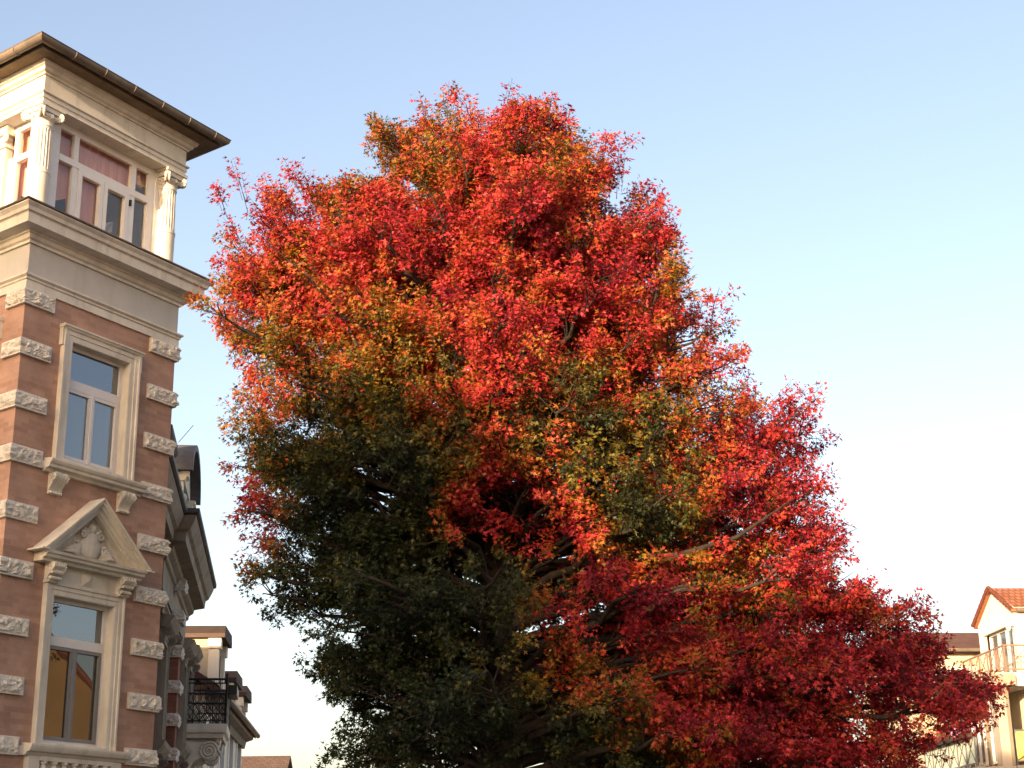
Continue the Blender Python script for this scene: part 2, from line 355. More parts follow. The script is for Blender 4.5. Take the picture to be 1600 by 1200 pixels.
mb.add([(*q, 13.80) for q in ov]+[(*q, 13.745) for q in ov]+[(ctr[0], ctr[1], 14.12)], [(0, 1, 8), (1, 2, 8), (2, 3, 8), (3, 0, 8), (0, 1, 5, 4), (1, 2, 6, 5), (2, 3, 7, 6), (3, 0, 4, 7), (4, 5, 6, 7)]); roof = mb.build('roof', M['slate'], house)
mb = MB()
prof = [(0.38+0.075+0.075*math.cos(a), 13.785+0.085*math.sin(a)) for a in np.linspace(math.pi, 2*math.pi, 9)] + [(0.542, 13.80), (0.52, 13.80)] + [(0.38+0.075+0.06*math.cos(a), 13.79+0.07*math.sin(a)) for a in np.linspace(2*math.pi, math.pi, 9)]
sweep(mb, LOOP, prof, True); gut = mb.build('gutter', M['zinc'], house, smooth=False)
for fr in (FA, FB):
    for u in np.arange(0.1, 3.4, 0.62):
        pts = [fr.p(u, 13.785+0.095*math.sin(a), 0.455+0.085*math.cos(a)) for a in np.linspace(math.pi*0.95, 2*math.pi, 10)]
        mb = MB(); tube(mb, pts, 0.008, 5); mb.build('gutter_bracket', M['zinc'], gut)

# quoins: rough hewn blocks
def quoin(fr_path, z0, z1, name='quoin'):
    """fr_path: plan polyline; the face is finely cut and roughened"""
    pts = []; 
    for a, b in zip(fr_path, fr_path[1:]):
        L = np.linalg.norm(b-a); n = max(2, int(L/0.022)); pts += [a+(b-a)*t for t in np.linspace(0, 1, n, endpoint=False)]
    pts.append(fr_path[-1]); N = len(pts)
    offs = offset_pts(pts, 1.0, False); nr = [offs[i]-pts[i] for i in range(N)]
    # outward directions are blended at the corner by offset_pts itself
    mb = MB(); m = 11; zs = np.linspace(z0+0.018, z1-0.012, m); seed = random.random()*100
    grid = []
    for i in range(N):
        e = min(i, N-1-i); row = []
        for j, z in enumerate(zs):
            edge = min(1.0, e/1.6, j/1.2, (m-1-j)/1.2)
            p = Vector((pts[i][0]*9+seed, pts[i][1]*9, z*9))
            d = 0.046 + 0.02*edge + edge*(0.034*mnoise.noise(p) + 0.028*mnoise.noise(p*2.3) + 0.014*mnoise.noise(p*5.1))
            row.append(len(mb.v)); mb.v.append((pts[i][0]+nr[i][0]*d, pts[i][1]+nr[i][1]*d, z))
        grid.append(row)
    for i in range(N-1):
        for j in range(m-1):
            mb.f.append([grid[i][j], grid[i+1][j], grid[i+1][j+1], grid[i][j+1]]); mb.uv.append([(0, 0)]*4)
    sweep(mb, fr_path, [(-0.03, z0), (0.05, z0), (0.05, z0+0.03), (0.05, z1-0.012), (0.046, z1), (-0.03, z1)], False)
    return mb.build(name, M['rough'], house)
QZ = [(10.065, 9.825), (9.30, 9.06), (8.51, 8.27), (7.73, 7.49), (6.92, 6.68), (6.13, 5.89), (5.34, 5.10), (4.55, 4.31), (3.76, 3.52), (2.97, 2.73)]
qa = FA.p(0.52, 0)[:2]; qb = FB.p(0.40, 0)[:2]
for z1, z0 in QZ:
    quoin([qb, P_C, qa], z0, z1)
    quoin([FA.p(2.50, 0)[:2], P_R, P_R+FB.d[:2]*0.3], z0, z1)
    quoin([P_L+FA.d[:2]*0.3, P_L, FB.p(2.50, 0)[:2]], z0, z1)

def scroll_console(fr, mb, u0, u1, v0, v1, n0, depth):
    """S-shaped bracket with ribbed front"""
    k = 14; w = u1-u0
    def prof(sc):
        pts = [(n0, v1)]
        for t in np.linspace(0, 1, k):
            pts.append((n0+depth*sc*(0.30+0.70*(0.5+0.5*math.cos(math.pi*t))) + 0.018*math.sin(t*math.pi*2.0), v1-(v1-v0)*t))
        pts.append((n0, v0)); return pts
    for a, b, sc in ((0, .2, 1), (.2, .28, .88), (.28, .46, .97), (.46, .54, .88), (.54, .72, .97), (.72, .8, .88), (.8, 1, 1)):
        fr.mould(mb, u0+w*a, u0+w*b, prof(sc))
    for s_ in (0, 1):
        uu = u0-0.008 if s_ == 0 else u1+0.008
        sp = [fr.p(uu, v1-0.075+0.06*(1-0.8*t)*math.sin(5.2*math.pi*t), n0+depth*0.72+0.06*(1-0.8*t)*math.cos(5.2*math.pi*t)) for t in np.linspace(0, 1, 24)]
        tube(mb, sp, 0.009, 5)
    for q in range(5):
        blob(mb, fr, u0+w*(q+.5)/5, v0+0.02, n0+depth*0.30, w*0.085, 0.022, 0.03, 6, 4)

def window_leafs(fr, win, uo0, uo1, v0, v1, tr0, tr1, n, frame_m, sash_m, glass_up, glass_lo, mull=None):
    """white frame with a transom light over two casements"""
    mb = MB(); t = 0.055
    fr.box(mb, uo0, uo0+t, v0, v1, n-0.07, n); fr.box(mb, uo1-t, uo1, v0, v1, n-0.07, n)
    fr.box(mb, uo0+t, uo1-t, v1-t, v1, n-0.07, n-0.001); fr.box(mb, uo0+t, uo1-t, v0, v0+t, n-0.07, n-0.001)
    fr.box(mb, uo0+t, uo1-t, tr0, tr1, n-0.06, n+0.012)
    if frame_m is not sash_m:
        for uu in (uo0+t+0.02, uo1-t-0.08): fr.box(mb, uu, uu+0.03, tr0+0.03, tr0+0.05, n+0.012, n+0.02)
    f = mb.build('window_frame', frame_m, win)
    mb = MB(); um = (uo0+uo1)/2; s = 0.05
    for a, b in ((uo0+t, um-0.006), (um+0.006, uo1-t)):
        fr.box(mb, a, a+s, v0+t, tr0, n-0.05, n+0.008); fr.box(mb, b-s, b, v0+t, tr0, n-0.05, n+0.008)
        fr.box(mb, a+s, b-s, v0+t, v0+t+s, n-0.05, n+0.006); fr.box(mb, a+s, b-s, tr0-s, tr0, n-0.05, n+0.006)
    fr.box(mb, um-0.02, um+0.02, v0+t, tr0-0.004, n+0.001, n+0.022)
    mb.build('casement', sash_m, win)
    mb = MB(); fr.wall(mb, uo0+t-.01, uo1-t+.01, tr1-.01, v1-t+.01, n-0.035); mb.build('upper_pane', glass_up, win)
    for a, b in ((uo0+t+s-.01, um-s), (um+s, uo1-t-s+.01)):
        mb = MB(); fr.wall(mb, a, b, v0+t+s-.01, tr0-s+.01, n-0.03); mb.build('casement_pane', glass_lo, win)
    mb = MB(); fr.wall(mb, uo0, uo1, v0, v1, n-0.085); mb.build('room_backing', M['greyframe'], win)

ARCH = [(0.0, -0.16), (0.0, 0.045), (0.02, 0.05), (0.085, 0.05), (0.09, 0.064), (0.15, 0.066), (0.158, 0.085), (0.19, 0.088), (0.19, 0.0), (0.10, -0.02), (0.05, -0.16)]
for fr in (FA, FBW):
    # upper window
    win = bpy.data.objects.new('upper_window', None); COL.objects.link(win); win.parent = house
    mb = MB(); u0, u1, v0, v1 = W1
    fr.ring(mb, u0, u1, v0, v1, ARCH)
    for a, b in ((u0-0.225, u0-0.13), (u1+0.13, u1+0.225)):            # ears at the top corners
        fr.box(mb, a, b, v1-0.10, v1+0.215, 0.0, 0.072)
    fr.mould(mb, u0-0.235, u1+0.235, [(0.0, v1+0.165), (0.092, v1+0.165), (0.10, v1+0.185), (0.12, v1+0.195), (0.12, v1+0.218), (0.0, v1+0.226)])
    mb.build('window_surround', M['stone'], win)
    window_leafs(fr, win, u0, u1, v0, v1, 8.84, 8.98, -0.10, M['white'], M['white'], M['glass'], M['glass_curtain'])
    mb = MB(); fr.mould(mb, 0.56, 2.46, [(0, 7.46), (0.06, 7.465), (0.075, 7.50), (0.15, 7.52), (0.155, 7.56), (0.18, 7.575), (0.20, 7.61), (0.20, 7.635), (0.0, 7.66)]); 
    fr.mould(mb, 0.52, 0.57, [(0, 7.50), (0.05, 7.50), (0.05, 7.60), (0, 7.61)]); mb.build('window_sill', M['stone'], win)
    for a, b in ((0.69, 0.92), (2.03, 2.26)):
        mb = MB(); scroll_console(fr, mb, a, b, 7.16, 7.46, 0.0, 0.15); mb.build('sill_console', M['stone'], win)
    # lower window with pediment
    win = bpy.data.objects.new('pedimented_window', None); COL.objects.link(win); win.parent = house
    mb = MB(); u0, u1, v0, v1 = W2
    fr.ring(mb, u0, u1, v0, v1, [(o*0.9, n) for o, n in ARCH])
    mb.build('window_surround', M['stone'], win)
    window_leafs(fr, win, u0, u1, v0, v1, 5.07, 5.20, -0.10, M['white'], M['greyframe'], M['glass'], M['glass_dark'])
    mb = MB(); fr.box(mb, 0.76, 2.26, 5.905, 6.17, 0.0, 0.05)                     # frieze panel over the window
    fr.mould(mb, 0.745, 2.275, [(0.0, 5.885), (0.075, 5.885), (0.085, 5.905), (0.085, 5.92), (0.0, 5.935)])
    c = [fr.p(1.41, 5.935, .05), fr.p(1.61, 5.935, .05), fr.p(1.61, 6.125, .05), fr.p(1.41, 6.125, .05), fr.p(1.51, 6.03, .115)]
    mb.add(c, [(0, 1, 4), (1, 2, 4), (2, 3, 4), (3, 0, 4)])
    mb.build('frieze_panel', M['stone'], win)
    for a, b in ((0.72, 0.93), (2.08, 2.29)):
        mb = MB()
        scroll_console(fr, mb, a, b, 5.89, 6.165, 0.05, 0.19)
        for vv in (6.115, 6.03, 5.95):
            tube(mb, [fr.p(a+0.005, vv, .24-(6.165-vv)*.42), fr.p(b-0.005, vv, .24-(6.165-vv)*.42)], 0.028, 7)
        mb.build('cornice_console', M['stone'], win)
    mb = MB(); CP = [(0.0, 6.165), (0.17, 6.165), (0.175, 6.195), (0.20, 6.21), (0.24, 6.215), (0.25, 6.25), (0.28, 6.265), (0.29, 6.30), (0.0, 6.315)]
    fr.mould(mb, 0.55, 2.47, CP)
    for a, b in ((0.42, 0.56), (2.46, 2.60)): fr.box(mb, a, b, 6.295, 6.318, 0.0, 0.31)
    # raking cornices
    ap = 7.22; uc = 1.51; hu = 1.04; sl_ = (ap-6.31)/hu; nrm = math.hypot(1, sl_)
    def rake(sgn, o0, o1, n1):
        q = lambda o: [(uc+sgn*hu+ sgn*(-0.0), 6.315-0+0), ]
        # strip between offsets o0 and o1 below the top line
        a = [(uc, ap-o0*nrm), (uc+sgn*(hu-o0*nrm/sl_), 6.312), (uc+sgn*(hu-o1*nrm/sl_), 6.312), (uc, ap-o1*nrm)]
        fr.poly(mb, a, 0.0, n1)
    for sgn in (-1, 1):
        rake(sgn, 0.0, 0.022, 0.31); rake(sgn, 0.022, 0.06, 0.285); rake(sgn, 0.06, 0.10, 0.25); rake(sgn, 0.10, 0.155, 0.205); rake(sgn, 0.155, 0.175, 0.17)
    fr.poly(mb, [(uc, ap-0.17*nrm), (uc+(hu-0.17*nrm/sl_), 6.31), (uc-(hu-0.17*nrm/sl_), 6.31)][::-1], 0.0, 0.05)
    ped = mb.build('pediment', M['stone'], win)
    mb = MB()                                                        # carved shield with leaf scrolls
    blob(mb, fr, uc, 6.52, 0.06, 0.20, 0.19, 0.09, 14, 8); blob(mb, fr, uc-0.01, 6.60, 0.09, 0.13, 0.14, 0.07, 12, 6)
    blob(mb, fr, uc, 6.78, 0.08, 0.075, 0.08, 0.07, 10, 6); blob(mb, fr, uc-.09, 6.73, 0.08, 0.05, 0.05, 0.05, 8, 5); blob(mb, fr, uc+.09, 6.73, 0.08, 0.05, 0.05, 0.05, 8, 5)
    for sgn in (-1, 1):
        tube(mb, spiral(fr, uc+sgn*0.17, 6.70, 0.10, 0.07, 1.4, sgn), 0.022, 6)
        tube(mb, spiral(fr, uc+sgn*0.29, 6.47, 0.09, 0.09, 1.3, sgn), 0.022, 6)
        for q in range(4):
            a0 = 0.25+0.28*q
            tube(mb, [fr.p(uc+sgn*0.18, 6.35, 0.06), fr.p(uc+sgn*(0.20+0.16*math.cos(a0)), 6.37+0.10*math.sin(a0)*1.6, 0.11), fr.p(uc+sgn*(0.20+0.33*math.cos(a0)), 6.36+0.14*math.sin(a0), 0.07)], [0.02, 0.035, 0.012], 6)
    mb.build('carved_relief', M['stone'], ped, smooth=True)
    # sill and blind balustrade
    mb = MB(); fr.mould(mb, 0.60, 2.44, [(0, 3.53), (0.09, 3.535), (0.11, 3.57), (0.17, 3.585), (0.19, 3.62), (0.20, 3.65), (0.20, 3.675), (0.0, 3.70)])
    fr.mould(mb, 0.52, 0.61, [(0, 3.53), (0.05, 3.53), (0.05, 3.65), (0, 3.66)]); mb.build('window_sill', M['stone'], win)
    mb = MB(); fr.box(mb, 0.66, 0.86, 2.75, 3.53, 0, 0.09); fr.box(mb, 2.18, 2.38, 2.75, 3.53, 0, 0.09); fr.box(mb, 0.861, 2.179, 2.75, 2.88, 0, 0.088); fr.box(mb, 0.861, 2.179, 2.88, 3.53, 0, 0.012)
    fr.box(mb, 0.861, 2.179, 3.47, 3.529, 0.012, 0.11)
    for q in range(7):
        c0 = fr.p(0.96+q*0.187, 0, 0.055)
        lathe(mb, c0, [(0.03, 2.88), (0.06, 2.95), (0.065, 3.02), (0.03, 3.14), (0.028, 3.2), (0.05, 3.3), (0.055, 3.36), (0.03, 3.42), (0.055, 3.44), (0.055, 3.47)], 10)
    mb.build('balustrade', M['stone'], win)

# loggia: glazed screens and Ionic columns
for fr in (FA, FB):
    scr = bpy.data.objects.new('loggia_window', None); COL.objects.link(scr); scr.parent = house
    mb = MB(); n0, n1 = -0.33, -0.26
    fr.box(mb, 0.50, 0.62, 11.25, 13.08, n0, n1); fr.box(mb, 2.52, 2.66, 11.25, 13.08, n0, n1)
    fr.box(mb, 0.62, 2.52, 12.97, 13.08, n0, n1-0.002); fr.box(mb, 0.62, 2.52, 11.25, 11.33, n0, n1-0.002)
    fr.box(mb, 0.62, 2.52, 12.44, 12.545, n0, n1+0.01)
    fr.box(mb, 0.905, 1.005, 12.545, 12.97, n0, n1-0.001); fr.box(mb, 2.13, 2.235, 12.545, 12.97, n0, n1-0.001)
    fr.box(mb, 0.91, 1.02, 11.33, 12.44, n0, n1-0.001); fr.box(mb, 2.10, 2.235, 11.33, 12.44, n0, n1-0.001)
    fr.box(mb, 0.36, 0.50, 11.25, 13.08, n0-0.02, n1+0.03); fr.box(mb, 2.66, 2.80, 11.25, 13.08, n0-0.02, n1+0.03)
    mb.build('screen_frame', M['white'], scr)
    mb = MB()
    for a, b in ((1.025, 1.555), (1.565, 2.095)):
        fr.box(mb, a, a+0.075, 11.335, 12.435, n0+0.01, n1+0.02); fr.box(mb, b-0.075, b, 11.335, 12.435, n0+0.01, n1+0.02)
        fr.box(mb, a+0.075, b-0.075, 12.355, 12.435, n0+0.01, n1+0.018); fr.box(mb, a+0.075, b-0.075, 11.335, 11.42, n0+0.01, n1+0.018)
    mb.build('casement', M['white'], scr)
    mb = MB(); fr.box(mb, 2.115, 2.15, 12.24, 12.34, n1, n1+0.03); mb.build('hinge', M['iron'], scr)
    for a, b, c_, d_ in ((0.61, 0.915, 12.53, 12.98), (0.995, 2.14, 12.53, 12.98), (2.225, 2.53, 12.53, 12.98), (0.61, 0.92, 11.32, 12.45), (1.09, 1.49, 11.41, 12.37), (1.63, 2.03, 11.41, 12.37), (2.225, 2.53, 11.32, 12.45)):
        mb = MB(); fr.wall(mb, a, b, c_, d_, -0.31); mb.build('pane', M['glass_loggia'], scr)
mb = MB()
def drape(fr, pts, n, amp=.010):
    """hanging cloth: pts is a list of (u, v bottom, v top) along the rail"""
    us = np.linspace(pts[0][0], pts[-1][0], 60); vb = np.interp(us, [q[0] for q in pts], [q[1] for q in pts]); vt = np.interp(us, [q[0] for q in pts], [q[2] for q in pts])
    k = len(mb.v)
    for u, a, b in zip(us, vb, vt):
        d = amp*math.sin(u*34)+amp*.5*math.sin(u*71+1)
        mb.v += [tuple(fr.p(u, a, n+d)), tuple(fr.p(u, b, n+d))]
    for q in range(59): mb.f.append([k+2*q, k+2*q+2, k+2*q+3, k+2*q+1]); mb.uv.append([(0, 0)]*4)
for fr in (FA, FB):
    drape(fr, [(.5, 11.7, 13.07), (.95, 11.95, 13.07), (1.0, 11.26, 13.07), (1.56, 11.26, 13.07)], -.42)
    drape(fr, [(1.56, 12.40, 13.07), (2.2, 12.46, 13.07), (2.22, 12.75, 13.07), (2.6, 12.80, 13.07)], -.42)
mb.build('loggia_curtain', M['blind'], house)
mb = MB(); inner = offset_pts(LOOP, -1.3, True)
mb.add([(*q, 11.26) for q in inner]+[(*q, 13.07) for q in inner], [(0, 1, 5, 4), (1, 2, 6, 5)]); mb.build('loggia_inner_wall', M['room'], house)
mb = MB(); FA.poly(mb, [(1.66, 11.62), (2.02, 11.80), (2.02, 11.98), (1.74, 11.84), (1.74, 11.36), (1.66, 11.36)], -.52, -.49); FA.box(mb, 2.28, 2.46, 11.3, 12.25, -.55, -.5); mb.build('pane_reflection_board', M['whitewash'], house)  # pale cut-out added to imitate a bright reflection in the loggia panes
mb = MB(); Fr(P_R, AZ2, 1).wall(mb, 0.55, TW-.3, 11.25, 13.1, -0.3); Fr(P_L, AZ1, -1).wall(mb, 0.55, TW-.3, 11.25, 13.1, -0.3); mb.build('loggia_rear_wall', M['stucco'], house)

def ionic(c, frA):
    col = bpy.data.objects.new('column', None); COL.objects.link(col); col.parent = house
    b = 11.26; mb = MB()
    lathe(mb, c, [(0.215, b), (0.215, b+0.05), (0.20, b+0.06), (0.205, b+0.085), (0.19, b+0.11), (0.18, b+0.12), (0.185, b+0.14), (0.172, b+0.16)], 32); mb.build('column_base', M['whitewash'], col, smooth=False)
    mb = MB(); pr = [(0.168, b+0.16), (0.17, b+0.72), (0.178, b+0.725), (0.178, b+0.765), (0.165, b+0.775)] + [(0.165-0.012*(t**1.5), b+0.775+0.70*t) for t in np.linspace(0.02, 1, 14)] + [(0.153, b+1.49), (0.165, b+1.50), (0.165, b+1.525), (0.155, b+1.53), (0.155, b+1.58)]
    lathe(mb, c, pr, 96, (0.022, 20, b+0.82, b+1.46)); mb.build('column_shaft', M['whitewash'], col, smooth=False)
    mb = MB(); lathe(mb, c, [(0.155, b+1.58), (0.175, b+1.60), (0.20, b+1.65), (0.19, b+1.69), (0.15, b+1.70)], 32)
    # abacus
    k = np.array(c[:2])
    for (dx, dy) in ((1, 1),):
        fr0 = Fr((k[0], k[1], 0), AZ1, 1)
        fr0.box(mb, -0.23, 0.23, b+1.775, b+1.825, -0.23, 0.23); fr0.box(mb, -0.205, 0.205, b+1.70, b+1.775, -0.205, 0.205)
    # diagonal volutes
    for az in (AZ1+R(45), AZ1+R(135), AZ1+R(225), AZ1+R(315)):
        fr0 = Fr((k[0], k[1], 0), az, 1)
        for s_ in (-1, 1):
            sp = [fr0.p(0.235+0.072*(1-0.8*t)*math.cos(math.pi*.5-4.6*math.pi*t*1.0), b+1.68+0.072*(1-0.8*t)*math.sin(math.pi*.5-4.6*math.pi*t), s_*0.03) for t in np.linspace(0, 1, 30)]
            tube(mb, [fr0.p(0.10, b+1.755, s_*0.03)]+sp, 0.02, 6)
        blob(mb, fr0, 0.235, b+1.68, 0, 0.055, 0.055, 0.04, 8, 5)
    for q in range(12):
        w = 2*math.pi*q/12; mbf = Fr((k[0]+0.195*math.cos(w), k[1]+0.195*math.sin(w), 0), 0, 1); blob(mb, mbf, 0, b+1.645, 0, 0.034, 0.045, 0.034, 6, 4)
    mb.build('capital', M['whitewash'], col, smooth=False)
for uu in (0.20, TW-0.20):
    ionic(FA.p(uu, 0, -0.2), FA)
ionic(FB.p(TW-0.20, 0, -0.2), FB)
mb = MB(); FB.box(mb, 1.10, 1.52, 11.26, 12.72, -.30, -.17)
for q in range(5): FB.box(mb, 1.14+.075*q, 1.18+.075*q, 11.9, 12.66, -.17, -.15)
FB.box(mb, 1.07, 1.55, 12.72, 12.78, -.30, -.14); FB.box(mb, 1.12, 1.50, 12.78, 12.93, -.30, -.16); FB.box(mb, 1.04, 1.58, 12.93, 13.08, -.30, -.12)
for uu in (1.08, 1.54): tube(mb, spiral(FB, uu, 12.86, -.13, .07, 1.5), .022, 6)
mb.build('pilaster', M['whitewash'], house)

# street wing of the corner house
SD = np.array([math.sin(AZS), math.cos(AZS)])
WC = np.array([-6.0, 23.6, 0.0])
WA = Fr(WC, AZS, 1)                            # facade facing the street
wl = lambda t, n: WA.p(t, 0, n)[:2]
TB, TE, PRJ = 4.55, 11.1, 0.22                 # start of the projecting bay, end of the wing, projection
mb = MB()
WH = [(1.2, 2.3, 4.0, 6.1), (1.2, 2.3, 0.9, 2.9)]
WA.wall(mb, 0.1, TB, 0, 7.6, 0, WH)
Fr(WA.p(TB, 0, 0), AZS-math.pi/2, -1).wall(mb, -PRJ, 0, 0, 7.6, 0)
BH = [(5.1, 6.1, 4.4, 6.2), (5.1, 6.1, 1.0, 3.0)]
T2, P2 = 7.1, 0.42
B2 = [(7.9, 8.9, 4.6, 6.2), (9.55, 10.65, 5.2, 6.35), (7.9, 8.9, 1.0, 3.0)]
WA.wall(mb, TB, TE, 0, 7.6, PRJ, BH+B2); WA.wall(mb, T2, TE, 0, 6.6, P2, B2); Fr(WA.p(T2, 0, 0), AZS-math.pi/2, -1).wall(mb, -P2, -PRJ, 0, 6.6, 0); Fr(WA.p(TE, 0, 0), AZS-math.pi/2, 1).wall(mb, -P2, -PRJ, 0, 6.6, 0)
Fr(WA.p(TE, 0, 0), AZS-math.pi/2, 1).wall(mb, -PRJ, 6, 0, 7.6, 0)
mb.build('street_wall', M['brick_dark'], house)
mb = MB(); sweep(mb, [wl(T2, PRJ-.05), wl(T2, P2), wl(TE, P2), wl(TE, PRJ-.05)], [(-.15, 6.45), (.03, 6.45), (.06, 6.52), (.06, 6.58), (-.15, 6.618)], False); mb.build('pier_cap', M['dirty_shaded'], house)
for zy in (590, 697, 812, 930, 1040, 1155):
    zc = float(at(274, 640+zy/2.142, 30.8)[2]); quoin([wl(T2, PRJ+.02), wl(T2, P2), wl(T2+.5, P2)], zc-.12, zc+.12)
mb = MB(); FP = [wl(0.1, 0), wl(TB, 0), wl(TB, PRJ), wl(TE, PRJ)]
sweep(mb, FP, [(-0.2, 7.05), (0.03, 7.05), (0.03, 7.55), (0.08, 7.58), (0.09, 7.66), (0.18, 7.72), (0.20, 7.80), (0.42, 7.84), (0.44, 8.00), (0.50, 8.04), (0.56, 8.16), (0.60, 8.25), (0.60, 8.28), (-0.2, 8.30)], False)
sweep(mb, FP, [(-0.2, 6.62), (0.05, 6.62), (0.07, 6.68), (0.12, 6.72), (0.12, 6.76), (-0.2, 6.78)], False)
mb.build('eaves_cornice', M['dirty_shaded'], house)
mb = MB(); sweep(mb, FP, [(-0.2, 8.305), (0.62, 8.285), (0.66, 8.31), (0.66, 8.39), (0.60, 8.40), (-0.2, 8.42)], False); mb.build('street_gutter', M['slate'], house)
for k, hs in ((PRJ, BH), (0, WH), (P2, B2)):
    for (a, b, c_, d_) in hs:
        mb = MB(); t = .06; n = k-0.12
        WA.box(mb, a, a+t, c_, d_, n-.06, n); WA.box(mb, b-t, b, c_, d_, n-.06, n); WA.box(mb, a+t, b-t, d_-t, d_, n-.06, n-.001); WA.box(mb, a+t, b-t, c_, c_+t, n-.06, n-.001)
        WA.box(mb, (a+b)/2-.04, (a+b)/2+.04, c_+t, d_-t, n-.06, n-.002); WA.box(mb, a+t, b-t, d_-.65, d_-.55, n-.06, n+.004)
        f = mb.build('street_window', M['white'], house); mb = MB(); WA.wall(mb, a, b, c_, d_, n-.04); mb.build('pane', M['glass'], f)
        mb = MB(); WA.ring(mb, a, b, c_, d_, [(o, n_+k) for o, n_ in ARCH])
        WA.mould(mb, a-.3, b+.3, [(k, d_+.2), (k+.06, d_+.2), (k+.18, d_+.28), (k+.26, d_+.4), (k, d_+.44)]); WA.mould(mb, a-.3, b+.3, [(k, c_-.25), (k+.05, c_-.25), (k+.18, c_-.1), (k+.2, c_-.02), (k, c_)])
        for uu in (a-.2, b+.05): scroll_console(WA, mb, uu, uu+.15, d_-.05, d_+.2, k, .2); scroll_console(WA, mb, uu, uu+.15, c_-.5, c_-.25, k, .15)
        mb.build('surround', M['dirty_shaded'], f)
# mansard roof and barrel dormer
mb = MB()
def quad3(mb, a, b, c, d):
    A, B_, C_, D_ = map(np.array, (a, b, c, d)); L = np.linalg.norm(B_-A); Hh = np.linalg.norm(D_-A)
    mb.add([A, B_, C_, D_], [(0, 1, 2, 3)], [[(0, 0), (L, 0), (L, Hh), (0, Hh)]])
WA.box(mb, 1.6, TE-.02, 7.6, 7.85, -4.2, -.05)
mb.build('flat_roof', M['slate'], house)
mb = MB(); Fr(WA.p(1.6, 0, -4.2), AZS, 1).box(mb, 0, TE-1.65, 0, 7.58, 0, .25); mb.build('rear_wall', M['grey_render'], house)
dm = bpy.data.objects.new('barrel_dormer', None); COL.objects.link(dm); dm.parent = house
DT0, DT1, DF = 5.6, 8.3, 0.45      # along the street, front n
mb = MB(); uc = (DT0+DT1)/2; hw = (DT1-DT0)/2
WA.box(mb, DT0+.12, DT1-.12, 7.86, 9.55, -.8, DF-.16)
for a in (DT0+.06, DT1-.36):
    WA.box(mb, a, a+.3, 8.41, 8.62, DF-.2, DF+.02); WA.box(mb, a+.03, a+.27, 8.62, 9.38, DF-.2, DF-.02); WA.mould(mb, a-.02, a+.32, [(DF-.2, 9.36), (DF, 9.36), (DF+.03, 9.42), (DF+.08, 9.45), (DF+.08, 9.52), (DF-.2, 9.53)])
    blob(mb, WA, a+.15, 9.05, DF-.03, .12, .1, .09)
mb.build('dormer_front', M['stone'], dm)
mb = MB(); hh = .80
arc = [(uc-(hw+.1)*math.cos(w), 9.54+hh*math.sin(w)) for w in np.linspace(0, math.pi, 17)]
arc2 = [(uc-(hw-.06)*math.cos(w), 9.54+(hh-.12)*math.sin(w)) for w in np.linspace(math.pi, 0, 17)]
WA.poly(mb, arc+arc2, -1.2, DF+.16); mb.build('dormer_roof', M['slate'], dm)
mb = MB(); WA.poly(mb, [(uc-(hw-.07)*math.cos(w), 9.54+(hh-.13)*math.sin(w)) for w in np.linspace(0, math.pi, 17)], -1, DF-.05); mb.build('dormer_lunette', M['stone'], dm)
mb = MB(); WA.box(mb, uc-.5, uc+.5, 8.6, 9.45, DF-.16, DF-.12); mb.build('dormer_window', M['glass'], dm)
mb = MB(); tube(mb, [WA.p(6.3, 10.3, .25), WA.p(6.6, 10.75, .5)], 0.007, 5); mb.build('aerial', M['iron'], house)
mb = MB()                                     # small slated dormer just behind the tower
WA.box(mb, 2.2, 3.5, 7.86, 9.25, -.6, .3); WA.mould(mb, 2.05, 3.65, [(-.7, 9.25), (.42, 9.25), (.47, 9.31), (.47, 9.40), (.3, 9.5), (-.7, 9.72)]); mb.build('small_dormer', M['slate'], house)
# balcony on the projecting bay
bal = bpy.data.objects.new('iron_balcony', None); COL.objects.link(bal); bal.parent = house
b0, b1, bn = 9.15, 11.05, P2+.9
mb = MB(); WA.box(mb, b0, b1, 5.00, 5.12, P2, bn); sweep(mb, [wl(b0+.06, PRJ), wl(b0+.06, bn-.06), wl(b1-.06, bn-.06), wl(b1-.06, PRJ)], [(-.3, 4.84), (-.02, 4.84), (0.0, 4.92), (.05, 4.95), (.06, 5.00), (-.3, 5.00)], False); mb.build('balcony_slab', M['stone'], bal)
for a in (b0+.15, b1-.55):
    mb = MB()
    pr = [(PRJ, 4.84), (bn-.12, 4.84), (bn-.14, 4.70), (bn-.26, 4.54), (PRJ+.42, 4.38), (PRJ+.24, 4.08), (PRJ+.14, 5.76), (PRJ, 3.73)]
    WA.mould(mb, a, a+.4, pr)
    for uu in (a-.012, a+.412):
        tube(mb, [WA.p(uu, 4.58+.20*(1-.8*t)*math.sin(5*math.pi*t), bn-.36+.20*(1-.8*t)*math.cos(5*math.pi*t)) for t in np.linspace(0, 1, 36)], 0.026, 6)
    mb.build('balcony_bracket', M['stone'], bal)
mb = MB(); zb, zt = 5.12, 6.03
cn = [WA.p(b0+.04, 0, PRJ), WA.p(b0+.04, 0, bn-.04), WA.p(b1-.04, 0, bn-.04), WA.p(b1-.04, 0, PRJ)]
Z = np.array([0, 0, 1.0])
